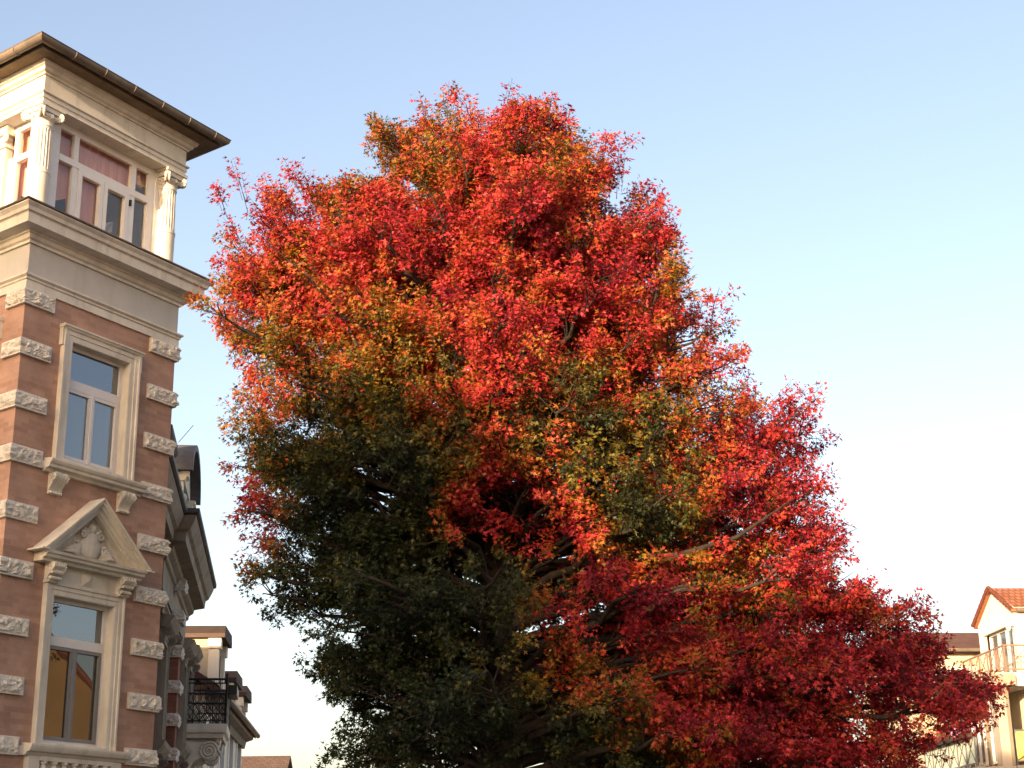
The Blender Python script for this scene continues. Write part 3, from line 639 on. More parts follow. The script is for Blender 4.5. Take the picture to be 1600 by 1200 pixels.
for A, B_ in zip(cn, cn[1:]):
    for z in (zb+.06, zb+.42, zb+.62, zt-.08, zt): tube(mb, [A+Z*z, B_+Z*z], .016 if z < zt else .026, 5)
    L = np.linalg.norm(B_-A); k = max(3, int(L/.13))
    for q in range(k+1):
        p = A+(B_-A)*q/k; tube(mb, [p+Z*zb, p+Z*zt], .011, 4)
        if q < k:
            p2 = A+(B_-A)*(q+1)/k
            for z in (zb+.06, zb+.24): tube(mb, [p+Z*z, p2+Z*(z+.18)], .009, 4); tube(mb, [p+Z*(z+.18), p2+Z*z], .009, 4)
            m_ = (p+p2)/2
            tube(mb, [m_+Z*(zb+.52)+(p2-p)*.33*math.cos(w)+Z*.085*math.sin(w) for w in np.linspace(0, 2*math.pi, 9)], .009, 4)
    for q in (0, k): 
        p = A+(B_-A)*q/k; tube(mb, [p+Z*zb, p+Z*(zt+.12)], .025, 6)
mb.build('balcony_railing', M['iron'], bal)
mb = MB(); WA.box(mb, b0+.4, b0+1.3, 5.76, 5.96, bn-.02, bn+.16); mb.build('rail_planter', M['iron'], bal)

# ------------------------------------------------------------------ neighbouring houses
def gabled(name, label, fr, L, D, eave, ridge, wallm, roofm, holes=(), over=0.35, frame=True, dark=None, group=None):
    """house: facade along fr.d, depth D behind it; ridge parallel to the facade"""
    t = thing(name, label, 'house', tuple(fr.p(L/2, 0, -D/2)), group)
    mb = MB(); fr.wall(mb, 0, L, 0, eave, 0, holes)
    for u in (0, L):
        c = [fr.p(u, 0, 0), fr.p(u, 0, -D), fr.p(u, eave, -D), fr.p(u, ridge-.05, -D/2), fr.p(u, eave, 0)]
        mb.add(c, [(0, 1, 2, 3, 4)], [[(0, 0), (D, 0), (D, eave), (D/2, ridge), (0, eave)]])
    fr.wall(mb, 0, L, 0, eave, -D); mb.build('wall', wallm, t)
    mb = MB(); s = (ridge-eave)/(D/2)
    for n0, n1 in ((over, -D/2), (-D-over, -D/2)):
        a, b, c, d = fr.p(-over, eave-s*over+.06, n0), fr.p(L+over, eave-s*over+.06, n0), fr.p(L+over, ridge+.06, n1), fr.p(-over, ridge+.06, n1)
        sl2 = math.hypot(D/2+over, s*(D/2+over)); th = np.array([0, 0, -.16])
        mb.add([a, b, c, d, a+th, b+th, c+th, d+th], [(0, 1, 2, 3), (4, 7, 6, 5), (0, 4, 5, 1), (1, 5, 6, 2), (3, 2, 6, 7), (0, 3, 7, 4)],
               [[(0, 0), (L+2*over, 0), (L+2*over, sl2), (0, sl2)]]+[[(0, 0), (.1, 0), (.1, .1), (0, .1)]]*5)
    mb.build('roof', roofm, t)
    mb = MB(); tube(mb, [fr.p(-over, eave-s*over-.02, over+.06), fr.p(L+over, eave-s*over-.02, over+.06)], .07, 8); mb.build('gutter', M['zinc'], t)
    for (a, b, c_, d_) in holes:
        mb = MB(); n = -.12; q = .07
        fr.ring(mb, a, b, c_, d_, [(0, n), (0, .03), (.12, .03), (.12, 0), (.0, n-.02)]) if frame else None
        fr.box(mb, a, a+q, c_, d_, n-.06, n); fr.box(mb, b-q, b, c_, d_, n-.06, n); fr.box(mb, a+q, b-q, d_-q, d_, n-.06, n-.001); fr.box(mb, a+q, b-q, c_, c_+q, n-.06, n-.001); fr.box(mb, (a+b)/2-.05, (a+b)/2+.05, c_+q, d_-q, n-.06, n-.002)
        w = mb.build('window', M['white'], t); mb = MB(); fr.wall(mb, a+.01, b-.01, c_+.01, d_-.01, n-.05); mb.build('pane', M['glass'], w)
    return t
# next house down the street: brown tiled roof and sunlit dormers
AZN = R(-4.5)
_e = at(355, 1079, 37.0); NE = float(_e[2]); ND = float(at(360, 996, 38.0)[2])
FN = Fr((_e[0]-.36+.09, 35.9), AZN, 1)
nh_holes = [(a, a+1.1, z, z+1.9) for a in (1.0, 3.2, 5.4, 7.6) for z in (.9, 4.0)]
nh = gabled('town_house', 'old town house with brown tiled roof and sunlit ochre dormers, past the iron balcony', FN, 9.2, 7.0, NE+.05, NE+2.5, M['cream_render'], M['tile_brown'], nh_holes)
mb = MB(); sweep(mb, [FN.p(0, 0, 0)[:2], FN.p(9.2, 0, 0)[:2]], [(0, NE-.6), (.08, NE-.6), (.12, NE-.42), (.3, NE-.36), (.34, NE-.2), (.42, NE-.14), (0, NE-.1)], False); mb.build('eaves_cornice', M['dirty_shaded'], nh)
NDD = ND
for du, ND in ((1.1, NDD), (4.3, NDD-.62), (7.2, NDD-.62)):
    d = bpy.data.objects.new('dormer', None); COL.objects.link(d); d.parent = nh
    mb = MB(); FN.box(mb, du, du+1.5, NE-.1, ND-.17, -2.8, .02); mb.build('dormer_wall', M['sand_shaded_cream'], d)
    mb = MB(); FN.poly(mb, [(du-.12, ND-.17), (du+1.62, ND-.17), (du+1.62, ND-.06), (du+1.5, ND+.12), (du, ND+.12), (du-.12, ND-.06)], -3.1, .26); mb.build('dormer_roof', M['tile_grey'], d)
    for uu in (du-.04, du+1.29):
        mb = MB(); FN.box(mb, uu, uu+.25, NE-.08, ND-.18, -.12, .12); FN.box(mb, uu-.03, uu+.28, ND-.42, ND-.18, -.13, .17); mb.build('dormer_pilaster', M['cream_render'], d)
    mb = MB(); FN.box(mb, du+.4, du+1.1, NE+.2, ND-.45, .02, .05); mb.build('dormer_window', M['glass'], d)
ND = NDD
mb = MB(); a_, b_, c_ = FN.p(-.25, NE, .25), FN.p(-.25, NE, -3.6), FN.p(1.05, ND-.12, -1.7)
d_ = FN.p(1.05, NE, .25); mb.add([a_, b_, c_, d_], [(0, 1, 2), (0, 2, 3), (1, 3, 2), (0, 3, 1)], [[(0, 0), (3.8, 0), (1.9, 1.9)], [(0, 0), (1.9, 1.9), (1.3, 0)], [(0, 0), (1, 0), (0, 1)], [(0, 0), (1, 0), (0, 1)]])
mb.build('hip_roof', M['tile_brown'], nh)
# farthest house of the row
p = at(430, 1167, 62.0)
FF = Fr((p[0]-5.9, 62.0), R(90), 1)
fh = gabled('far_house', 'distant house with a plain brown roof, low between town house and tree', FF, 5.6, 8.0, p[2]-2.6, p[2]-.05, M['ochre_render'], M['tile_grey'], [(.8, 1.8, 2.2, 4.0), (3.0, 4.0, 2.2, 4.0)])

# ------------------------------------------------------------------ cream apartment house on the right
AZG = R(-4.4)
GX = np.array([16.9, 53.0, 0.0])
G = Fr(GX, AZG, -1)                            # side wall facing the street (normal to the left); u = 0 at the near corner
GF = Fr(GX, AZG+math.pi/2, 1)                  # front facing the camera; u runs to the right
ap_ = thing('apartment_house', 'cream rendered apartment house with an orange tiled gable roof and stacked balconies', 'house', (GX[0]+3, GX[1]+2, 0))
GL, EA, RI = 3.4, 10.78, 11.78
mb = MB(); door = (.30, 2.65, 8.0, 10.25)
G.wall(mb, 0, GL, 0, 10.5, 0, [door])
mb.add([G.p(0, 10.5), G.p(GL, 10.5), G.p(GL, EA), G.p(GL/2, RI-.1), G.p(0, EA+.05)], [(0, 1, 2, 3, 4)])
GF.wall(mb, 0, 9, 0, 10.8, 0, [(.7, 2.0, 5.5, 7.6), (2.6, 3.9, 8.5, 10.2)])
G.wall(mb, 0, GL, 0, 10.8, -9); Fr(G.p(GL, 0), AZG+math.pi/2, -1).wall(mb, 0, 9, 0, 10.8, 0)
mb.build('wall', M['cream_render'], ap_)
mb = MB()
th = np.array([0, 0, -.10]); rp0, rp1 = .12, -9.3
for ua, ub, za, zb_ in ((-.10, GL/2, EA-.05, RI), (GL+.10, GL/2, EA-.05, RI)):
    a, b, c, d = G.p(ua, za, rp1), G.p(ua, za, rp0), G.p(ub, zb_, rp0), G.p(ub, zb_, rp1)
    sl3 = math.hypot(GL/2+.10, RI-EA)
    mb.add([a, b, c, d, a+th, b+th, c+th, d+th], [(0, 1, 2, 3), (4, 7, 6, 5), (0, 4, 5, 1), (1, 5, 6, 2), (3, 2, 6, 7), (0, 3, 7, 4)], [[(0, 0), (9.6, 0), (9.6, sl3), (0, sl3)]]+[[(0, 0), (.1, 0), (.1, .1), (0, .1)]]*5)
mb.build('roof', M['tile_red'], ap_)
mb = MB()
for ua, ub in ((-.11, GL/2), (GL+.11, GL/2)):
    for q in np.linspace(0, 1, 9)[:-1]:
        p0 = G.p(ua+(ub-ua)*q, EA-.05+(RI-EA+.05)*q+.02, rp0+.02); p1 = G.p(ua+(ub-ua)*(q+.12), EA-.05+(RI-EA+.05)*(q+.12)+.02, rp0+.02); tube(mb, [p0, p1], [.085, .07], 8)
mb.build('verge_tile', M['tile_red'], ap_)
mb = MB(); tube(mb, [GF.p(.05, EA-.1, .16), GF.p(9.2, EA-.1, .16)], .07, 8); mb.build('gutter', M['zinc'], ap_)
def panes(fr, u0, u1, v0, v1, k, parent, n=-.1, name='window'):
    mb = MB(); q = .07
    fr.box(mb, u0, u0+q, v0, v1, n-.06, n+.02); fr.box(mb, u1-q, u1, v0, v1, n-.06, n+.02); fr.box(mb, u0+q, u1-q, v1-q, v1, n-.06, n+.019); fr.box(mb, u0+q, u1-q, v0, v0+q, n-.06, n+.019)
    for i in range(1, k): uu = u0+(u1-u0)*i/k; fr.box(mb, uu-.06, uu+.06, v0+q, v1-q, n-.06, n+.01)
    w = mb.build(name, M['white'], parent); mb = MB(); fr.wall(mb, u0+.01, u1-.01, v0+.01, v1-.01, n-.04); mb.build('pane', M['glass_curtain'], w)
panes(G, *door, 3, ap_, name='balcony_door')
mb = MB(); G.box(mb, .2, 2.75, 10.25, 10.4, -.02, .10); mb.build('shutter_box', M['cream_render'], ap_)
mb = MB(); tube(mb, [G.p(.05, 10.2, .0), G.p(.05, 10.22, .2)], .035, 8); blob(mb, G, .05, 10.13, .22, .09, .13, .09); mb.build('wall_lamp', M['whitewash'], ap_)
for a, b, c_, d_ in ((.7, 2.0, 5.5, 7.6), (2.6, 3.9, 8.5, 10.2)): panes(GF, a, b, c_, d_, 2, ap_)
# upper balcony: slab, post, rail with crossed bars
def xrail(fr, u0, u1, z0, z1, n, m, parent, bays=None, panel=None, name='railing', straight=False):
    mb = MB(); w = u1-u0; bays = bays or max(1, round(w/.75))
    fr.box(mb, u0, u1, z1-.05, z1, n-.03, n+.03); fr.box(mb, u0, u1, z0, z0+.04, n-.02, n+.02)
    for i in range(bays+1):
        u = u0+w*i/bays; fr.box(mb, u-.025, u+.025, z0-.1, z1-.05, n-.022, n+.022)
        if i < bays:
            ua, ub = u+.04, u+w/bays-.04
            if straight:
                for q in range(1, 6): uu = ua+(ub-ua)*q/6; tube(mb, [fr.p(uu, z0+.04, n), fr.p(uu, z1-.05, n)], .012, 4)
            tube(mb, [fr.p(ua, z0+.06, n+.015), fr.p(ub, z1-.08, n+.015)], .014, 5); tube(mb, [fr.p(ua, z1-.08, n+.017), fr.p(ub, z0+.06, n+.017)], .014, 5)
    r = mb.build(name, m, parent)
    if panel:
        mb = MB(); fr.box(mb, u0+.03, u1-.03, z0+.04, z1-.06, n-.018, n-.008); mb.build('rail_panel', panel, r)
    return r
ub = bpy.data.objects.new('upper_balcony', None); COL.objects.link(ub); ub.parent = ap_
BW = .95                                       # how far the balcony reaches into the street
mb = MB(); GF.box(mb, -BW-.42, -BW+.001, 8.02, 8.448, .5, 1.1); G.box(mb, -1.1, 2.9, 8.02, 8.45, .0, BW); GF.box(mb, 0.001, 4.2, 8.02, 8.449, .0, 1.1); mb.build('balcony_slab', M['cream_render'], ub)
xrail(GF, -BW+.05, 4.1, 8.55, 9.38, 1.05, M['railred'], ub, 6, straight=True)
xrail(G, -1.05, 2.8, 8.55, 9.38, BW-.05, M['railred'], ub, 5, straight=True)
mb = MB(); GF.box(mb, -BW-.38, -BW+.02, 0, 8.02, .55, 1.02); mb.build('corner_post', M['concrete'], ap_)
mb = MB(); GF.wall(mb, 0.002, 4.2, 5.5, 8.02, .012, [(.7, 2.0, 5.5, 7.6)]); mb.build('shade_toned_wall', M['shade_tan_render'], ap_)  # thin overlay panel, its darker colour standing for shade under the slab
lb = bpy.data.objects.new('middle_balcony', None); COL.objects.link(lb); lb.parent = ap_
mb = MB(); GF.box(mb, -BW+.02, 4.2, 5.05, 5.5, 0, 1.1); mb.build('balcony_slab', M['concrete'], lb)
xrail(GF, -BW+.08, 4.1, 5.6, 6.62, 1.05, M['railgrey'], lb, 3, M['yellow_panel'])
SIDE_E, SIDE_R = at(1500, 1012, 58.0)[2], at(1480, 990, 61.5)[2]
# lower wing of the same block further back, with the brown roof
lw = gabled('side_house', 'lower cream house with dark brown roof, tucked behind the apartment house and red boughs', Fr((14.75, 58.0), AZG+math.pi/2, 1), 6.4, 7.0, SIDE_E, SIDE_R, M['sand_shaded_cream'], M['tile_brown'],
            [(1.0, 2.1, 7.6, 9.4), (3.2, 4.3, 7.6, 9.4), (1.0, 2.1, 4.6, 6.4), (3.2, 4.3, 4.6, 6.4)])
fb = bpy.data.objects.new('front_balcony', None); COL.objects.link(fb); fb.parent = ap_
FBf = Fr((14.68, 51.6), AZG, -1)
FT = float(at(1557, 1143, 51.6)[2])
mb = MB(); FBf.box(mb, -.1, 5.2, FT-1.5, FT-1.1, -1.3, 0); mb.build('balcony_slab', M['concrete'], fb)
xrail(FBf, 0.02, 5.0, FT-1.0, FT, -.06, M['railgrey'], fb, 6, M['milk_panel'])
mb = MB(); FBf.wall(mb, -.1, 5.6, 0, 8.02, -1.3); FBf.box(mb, -.1, 5.6, 8.02, 8.4, -1.6, -.1); mb.build('shade_toned_wall', M['shade_tan_render'], fb)
for a in (.5, 2.2, 3.9): panes(FBf, a, a+1.1, FT-.9, FT+1.3, 2, fb, -1.22)

def petals(name, pts, cols, size, parent):
    """many small petal/leaf faces"""
    n = len(pts); P0 = np.asarray(pts); A = rng.normal(size=(n, 3)); A /= np.linalg.norm(A, axis=1)[:, None]
    B_ = np.cross(A, rng.normal(size=(n, 3))); B_ /= np.linalg.norm(B_, axis=1)[:, None]
    V = np.stack([P0-A*size, P0+B_*size*.6, P0+A*size, P0-B_*size*.6], 1).reshape(-1, 3) - np.array(root_of(parent).location)
    me = bpy.data.meshes.new(name); me.from_pydata(V.tolist(), [], np.arange(4*n).reshape(-1, 4).tolist())
    at_ = me.attributes.new('leaf_colour', 'FLOAT_COLOR', 'POINT'); c4 = np.ones((n, 4)); c4[:, :3] = cols
    at_.data.foreach_set('color', np.repeat(c4, 4, 0).ravel()); me.materials.append(M['flower'])
    o = bpy.data.objects.new(name, me); COL.objects.link(o); o.parent = parent; return o
for (u0, u1, c, lab) in ((3.3, 4.9, (.45, .02, .03), 'flower box of red geraniums at the far end of the balcony railing'), (1.4, 3.1, (.38, .03, .05), 'flower box of dark red geraniums midway along the balcony railing'), (.1, 1.2, (.80, .25, .50), 'flower box of pink blooms at the post end of the balcony railing')):
    fbx = thing('flower_box', lab, 'flower box', tuple(FBf.p((u0+u1)/2, FT-.1, .1)), 'flower boxes along the balcony railing')
    mb = MB(); FBf.mould(mb, u0, u1, [(-.02, FT-.15), (.2, FT-.15), (.24, FT+.06), (-.02, FT+.06)]); mb.build('box', M['planter'], fbx)
    n = 900; pts = np.array([FBf.p(rng.uniform(u0-.03, u1+.03), FT+abs(rng.normal(0, .14))*1.2-.1*(rng.random() < .3), .1+rng.normal(0, .12)) for _ in range(n)])
    cc = np.where((rng.random(n) < .55)[:, None], np.array(c)[None]*rng.uniform(.6, 1.2, (n, 1)), np.array([.05, .09, .03])[None]*rng.uniform(.6, 1.3, (n, 1)))
    petals('blooms', pts, cc, .05, fbx)

# sunlit house seen through the gaps of the tree
gabled('ochre_house', 'sunlit ochre house glimpsed through gaps low in the tree', Fr((2.0, 70.0), R(90), 1), 8.0, 8.0, 7.4, 9.0, M['ochre_render'], M['tile_brown'], [(a, a+1.2, z, z+1.8) for a in (1.0, 3.4, 5.8) for z in (1.5, 4.8)])
# house across the street, mirrored in the tower windows
gabled('street_house', 'wheat coloured house with steep red roof across the street, mirrored in the tower windows', Fr((14.6, 19.5), R(90), 1), 10.0, 9.0, 6.0, 10.6, M['wheat_render'], M['tile_red'], [(a, a+1.2, z, z+1.9) for a in (1.2, 4.2, 7.2) for z in (1.0, 3.6)])
# the row behind the photographer that keeps the lower street in shade
for x0, L, ea, ri, lab in ((-33.0, 6.8, 15.0, 19.0, 'tallest grey house of the shading row behind the photographer'), (-26.15, 7.2, 11.1, 14.7, 'middle grey house of the shading row behind the photographer'), (-18.9, 11.4, 8.9, 12.25, 'lowest and widest grey house of the shading row behind the photographer')):
    gabled('street_house', lab, Fr((x0, -12.0), R(90), -1), L, 12.0, ea, ri, M['grey_render'], M['tile_brown'], [(a, a+1.2, z, z+2.0) for a in np.arange(1.2, L-1.4, 2.8) for z in (1.2, 5.0, 8.8)], over=.02 if L < 10 else .3)

# ------------------------------------------------------------------ the red oak
TY = 20.0
tree = thing('autumn_oak', 'tall autumn oak turning from dark green to bright red, standing in the street', 'tree', tuple(np.append(at(785, 1300, TY)[:2], 0)))
OUT_L = [(700, 140), (660, 170), (648, 215), (590, 185), (578, 215), (600, 290), (565, 278), (500, 298), (430, 276), (385, 282), (330, 325), (335, 400), (345, 430), (318, 475), (350, 510), (342, 545), (372, 575), (362, 620), (372, 650), (352, 665), (358, 720), (395, 770), (368, 806), (395, 835), (430, 845), (415, 862), (370, 882), (385, 912), (412, 930), (445, 965), (470, 988), (520, 968), (530, 985), (500, 1000), (442, 1018), (475, 1038), (520, 1045), (525, 1062), (483, 1080), (520, 1088), (545, 1072), (560, 1092), (528, 1104), (535, 1135), (515, 1160), (430, 1215), (420, 1270), (520, 1330)]
OUT_R = [(702, 140), (740, 172), (765, 192), (800, 166), (870, 156), (900, 200), (932, 250), (950, 280), (990, 226), (1035, 285), (1055, 350), (1075, 400), (1062, 440), (1095, 460), (1140, 495), (1122, 535), (1200, 572), (1165, 615), (1250, 625), (1278, 670), (1280, 712), (1262, 742), (1332, 768), (1292, 805), (1320, 860), (1285, 885), (1340, 905), (1440, 942), (1455, 970), (1442, 1010), (1530, 1040), (1558, 1062), (1545, 1092), (1505, 1130), (1465, 1170), (1420, 1215), (1380, 1270), (1250, 1330)]
def outline(pts):
    q = np.array([at(x, y, TY) for x, y in pts]); o = np.argsort(q[:, 2]); return q[o, 2], q[o, 0]
zl, xl = outline(OUT_L); zr, xr = outline(OUT_R)
ZTOP = max(zl.max(), zr.max()); ZBOT = 2.7
trunk_px = [(790, 1480), (788, 1300), (785, 1100), (778, 950), (768, 800), (766, 700), (772, 600), (765, 480), (752, 360), (735, 250), (715, 170)]
TP = np.array([at(x, y, TY+0.15*math.sin(y*.01)) for x, y in trunk_px]); TP[0, 2] = -0.2
trk_r = .72*np.array([.46, .36, .33, .29, .25, .21, .17, .12, .08, .045, .015])
def trunk_at(z): return np.array([np.interp(z, TP[:, 2], TP[:, i]) for i in range(2)]+[z])
def half(z, side):
    zz, xx = (zl, xl) if side < 0 else (zr, xr)
    return abs(np.interp(z, zz, xx) - trunk_at(z)[0])
POLY = np.array(OUT_L[::-1]+OUT_R, float)
def inside(P):
    """which points lie within the crown's outline as measured on the survey photograph"""
    d = np.atleast_2d(P)-EYEP; w = d@_f; x = 800+F_PX*(d@AXX)/w; y = 600-F_PX*(d@AXU)/w
    r = np.zeros(len(x), bool); a, b = POLY, np.roll(POLY, -1, 0)
    for (x0, y0), (x1, y1) in zip(a, b):
        if y0 == y1: continue
        r ^= ((y0 > y) != (y1 > y)) & (x < (x1-x0)*(y-y0)/(y1-y0)+x0)
    return r
def smooth_half(z, side): return np.mean([half(z+d, side) for d in (-.7, -.35, 0, .35, .7)])
ANCH = [(400, 330, .80), (450, 420, .66), (600, 250, .42), (640, 225, .44), (690, 300, .46), (720, 190, .52), (850, 180, .74), (740, 300, .86), (640, 380, .84), (900, 260, .55), (1000, 270, .95), (1050, 400, .74), (850, 400, .78), (760, 550, .74), (500, 560, .52), (420, 610, .58), (600, 640, .30),
        (950, 450, .90), (1050, 560, .70), (950, 700, .42), (900, 730, .34), (1050, 720, .44), (860, 660, .45), (1000, 660, .5), (1000, 800, .24), (1150, 640, .75), (1180, 780, .95), (1250, 680, .85), (1270, 830, .95), (900, 830, .95), (740, 805, .95), (820, 810, .95), (1080, 870, .45), (1180, 900, .60), (1060, 930, .80), (1000, 960, .93),
        (1300, 960, .97), (1450, 1060, 1.0), (1200, 1080, .93), (1050, 1100, .78), (900, 1050, .6), (850, 980, .55), (820, 1100, .10), (900, 1135, .12), (1000, 1175, .16), (960, 1100, .3), (1090, 1020, .8), (800, 1000, .2), (450, 720, .16), (395, 805, .88), (600, 800, .08), (450, 900, .10), (600, 950, .05), (700, 1100, .05), (550, 1150, .10), (850, 1160, .10), (950, 1190, .2), (1150, 1180, .95), (420, 1180, .25), (700, 700, .3), (500, 680, .2), (700, 600, .6), (580, 560, .6), (650, 760, .06), (780, 900, .1), (700, 900, .05), (480, 820, .06), (520, 460, .7), (1000, 350, .75), (800, 500, .78), (1350, 1150, .95), (1120, 480, .75)]
AP = np.array([np.append(at(x, y, TY)[[0, 2]], r) for x, y, r in ANCH])
def redness(P):
    P = P.copy(); dy = np.clip(TY-P[:, 1], -4, 4.5); P[:, 2] += .20*dy; P[:, 0] *= 1+.045*dy      # the outer, street-facing boughs have turned further
    d2 = ((P[:, None, [0, 2]] - AP[None, :, :2])**2).sum(2); w = 1/(d2+.07)**2.2
    return (w*AP[None, :, 2]).sum(1)/w.sum(1)

def unit(v): return v/(np.linalg.norm(v)+1e-9)
boughs = []                                     # (points, radii)
def bough(tip, sub=1.0):
    T = np.asarray(tip, float); z = T[2]; h = min(1, max(0, (z-ZBOT)/(ZTOP-ZBOT)))
    rad = math.hypot(*(T[:2]-trunk_at(z)[:2])); rise = rad*(0.02+0.75*h**1.2) + (0.8 if h > .75 else 0.25)
    za = min(max(z-rise, 2.4+0.3*random.random()), ZTOP-1.6); A = trunk_at(za)
    mid = A+(T-A)*.5; mid[2] += rad*.10*(1-h) + random.uniform(-.15, .15); mid[:2] += rng.normal(0, .06*rad+.03, 2)
    ts = np.linspace(0, 1, 12); pts = np.array([(1-t)**2*A+2*t*(1-t)*mid+t*t*T for t in ts])
    pts[1:-1] += rng.normal(0, .035, (10, 3))
    r0 = min(.02+.013*rad, np.interp(za, TP[:, 2], trk_r)*.55); rr = r0*(1-ts)**.8+.008
    boughs.append((pts, rr, rad, h))
# boughs that carry the outline
def dense(pts, step=52):
    pts = [np.array(p, float) for p in pts]; out = []
    for a, b in zip(pts, pts[1:]):
        n = max(1, int(np.linalg.norm(b-a)/step)); out += [a+(b-a)*i/n for i in range(n)]
    return out+[pts[-1]]
for side, pts in ((-1, OUT_L), (1, OUT_R)):
    for (x, y) in dense(pts):
        dy = rng.normal(0, .9); q = at(x, y, TY); ax = trunk_at(q[2])
        dirx = unit(q-trunk_at(max(q[2]-2.2-.25*abs(q[0]-ax[0]), 3)))
        q = q - dirx*(.34+.16*rng.random())
        if abs(q[0]-ax[0]) > .2: bough(q+np.array([0, dy*min(1, abs(q[0]-ax[0])/3), 0]))
# boughs filling the crown
N_FILL = 340
k = 0
while k < N_FILL:
    z = rng.uniform(ZBOT+.3, ZTOP-.6); hl, hr = smooth_half(z, -1), smooth_half(z, 1)
    if rng.random() > (hl+hr)/8.7+.06: continue
    ph = rng.uniform(0, 2*math.pi); c, s = math.cos(ph), math.sin(ph)
    rx = hr if c > 0 else hl; ry = .5*(hl+hr)*.74
    rho = rng.uniform(.55, .97)
    q = trunk_at(z); q[0] += rx*rho*c*.95; q[1] += ry*rho*s
    if not inside(q+(q-trunk_at(q[2]-1))*.06)[0]: continue
    if q[2] < 6.2 and q[0] < 1.0 and rng.random() < .45: continue
    bough(q); k += 1

# secondary branches and leafy shoots
shoots = []; seconds = []
for bi, (pts, rr, rad, h) in enumerate(boughs):
    L = np.linalg.norm(np.diff(pts, axis=0), axis=1).sum()
    n2 = int(4+L*5.5)
    for j in range(n2):
        t = 1.0 if j == 0 else rng.uniform(.30 if rad > 1.5 else .15, 1.0)
        x = t*11; i = min(int(x), 10); p = pts[i]+(pts[i+1]-pts[i])*(x-i); tan = unit(pts[i+1]-pts[i])
        side = unit(np.cross(tan, [0, 0, 1.0]))*random.choice((-1, 1))
        if j == 0: d = tan.copy(); l2 = rng.uniform(.15, .3)
        else: d = unit(tan*rng.uniform(.3, .9)+side*rng.uniform(.3, 1.0)+np.array([0, 0, rng.normal(.12+.35*h, .30)])); l2 = rng.uniform(.35, .8)*(1.15-.55*t)*min(1.3, .55+rad*.2)
        e = p+d*l2+np.array([0, 0, -.05*l2]); m_ = p+d*l2*.5+rng.normal(0, .03, 3); seconds.append((p, m_, e, rr[i]*.45+.004, bi, t))
        ns = int(3+l2*6)
        for q in range(ns):
            tt = 1.0 if q == 0 else rng.uniform(.15, 1.0); b = p+(e-p)*tt
            up = np.array([0, 0, rng.normal(.05+.75*max(0, h-.35), .35)])
            ds = unit(d*.8+rng.normal(0, .55, 3)+up) if q else unit(d+up*.8)
            ls = rng.uniform(.16, .38); shoots.append((b, b+ds*ls, len(seconds)-1))
SA = np.array([s[0] for s in shoots]); SB = np.array([s[1] for s in shoots]); NS = len(shoots)
# thin some shoots by a clump pattern so that sky shows through
def mulv(p, a, b): return np.array([p[0]*a, p[1]*b, p[2]*a])
keep = np.array([mnoise.noise(Vector(mulv(p, 1.5, .5)))+.45*mnoise.noise(Vector(mulv(p, 3.4, 1.4))) > -.42+.22*min(1, max(0, (8.5-p[2]-.85*p[0])/3)) for p in SB])
thin = np.where(SB[:, 2] < 5.7, .36, np.where(SB[:, 2] < 7.4, .22, 0))*(SB[:, 0] < .6) + .25*((SB[:, 2] > 5.2) & (SB[:, 2] < 8.2) & (np.abs(SB[:, 0]-1.4) < 1.5))
keep &= rng.random(NS) > thin
mid = trunk_at(8.0); keep &= inside(SB+(mid-SB)*.035) | (rng.random(NS) < .035)
# upright leafy shoots along the sunlit edge of the crown
for side, pts in ((-1, OUT_L[:26]), (1, OUT_R)):
    for (x, y) in dense(pts, 15):
        q = at(x+rng.normal(0, 5), y+rng.normal(0, 5), TY)+np.array([0, rng.normal(0, .7), 0]); h_ = min(1, max(0, (q[2]-6)/4))
        o_ = unit(q-trunk_at(max(q[2]-2.2, 3))); d_ = unit(o_*(.9-.45*h_)+np.array([0, 0, .15+.65*h_])+rng.normal(0, .2, 3)); l_ = rng.uniform(.3, .6)
        b_ = q-o_*rng.uniform(.24, .46)-d_*l_*.8
        seconds.append((b_-d_*.25, b_, b_+d_*.1, .006, 0, 0.0)); shoots.append((b_, b_+d_*l_, len(seconds)-1)); keep = np.append(keep, True)
        for q_ in range(3): o2 = rng.normal(0, .05, 3); shoots.append((b_-d_*.1+o2, b_+d_*l_*rng.uniform(.55, .95)+o2+rng.normal(0, .03, 3), len(seconds)-1)); keep = np.append(keep, True)
SA = np.array([q[0] for q in shoots]); SB = np.array([q[1] for q in shoots])
cnt = np.zeros(len(seconds), int)
for q, kq in zip(shoots, keep):
    if kq: cnt[q[2]] += 1
live = cnt >= 2
reach = np.zeros(len(boughs))                    # limbs end where their last leafy branch leaves them
for q, lv in zip(seconds, live):
    if lv: reach[q[4]] = max(reach[q[4]], q[5])
shoot_keep = [q for q, kq in zip(shoots, keep) if kq]
SA, SB = SA[keep], SB[keep]; NS = len(SA)

# wood
mb = MB(); tube(mb, TP, trk_r, 14)
leaders = [[(768, 800), (735, 770), (690, 730), (650, 690), (610, 640), (575, 580), (540, 500)], [(766, 720), (800, 620), (815, 520), (830, 420), (850, 300), (862, 200)], [(770, 760), (840, 700), (920, 640), (990, 560), (1030, 450), (1010, 300)], [(775, 900), (880, 880), (980, 872), (1060, 868), (1150, 840), (1240, 780)], [(772, 660), (740, 560), (690, 460), (640, 360), (610, 250)], [(770, 830), (740, 800), (700, 760), (640, 740), (560, 720), (450, 700)]]
for li, ld in enumerate(leaders):
    yy = (-.9, .5, -.5, -1.3, .4, .8)[li]; q = [at(x, y, TY+yy*min(1, i/3)) for i, (x, y) in enumerate(ld)]
    tube(mb, q, np.linspace(.125 if li == 0 else .085, .012, len(q)), 9)
mb.build('trunk', M['bark'], tree, smooth=True)
mb = MB()
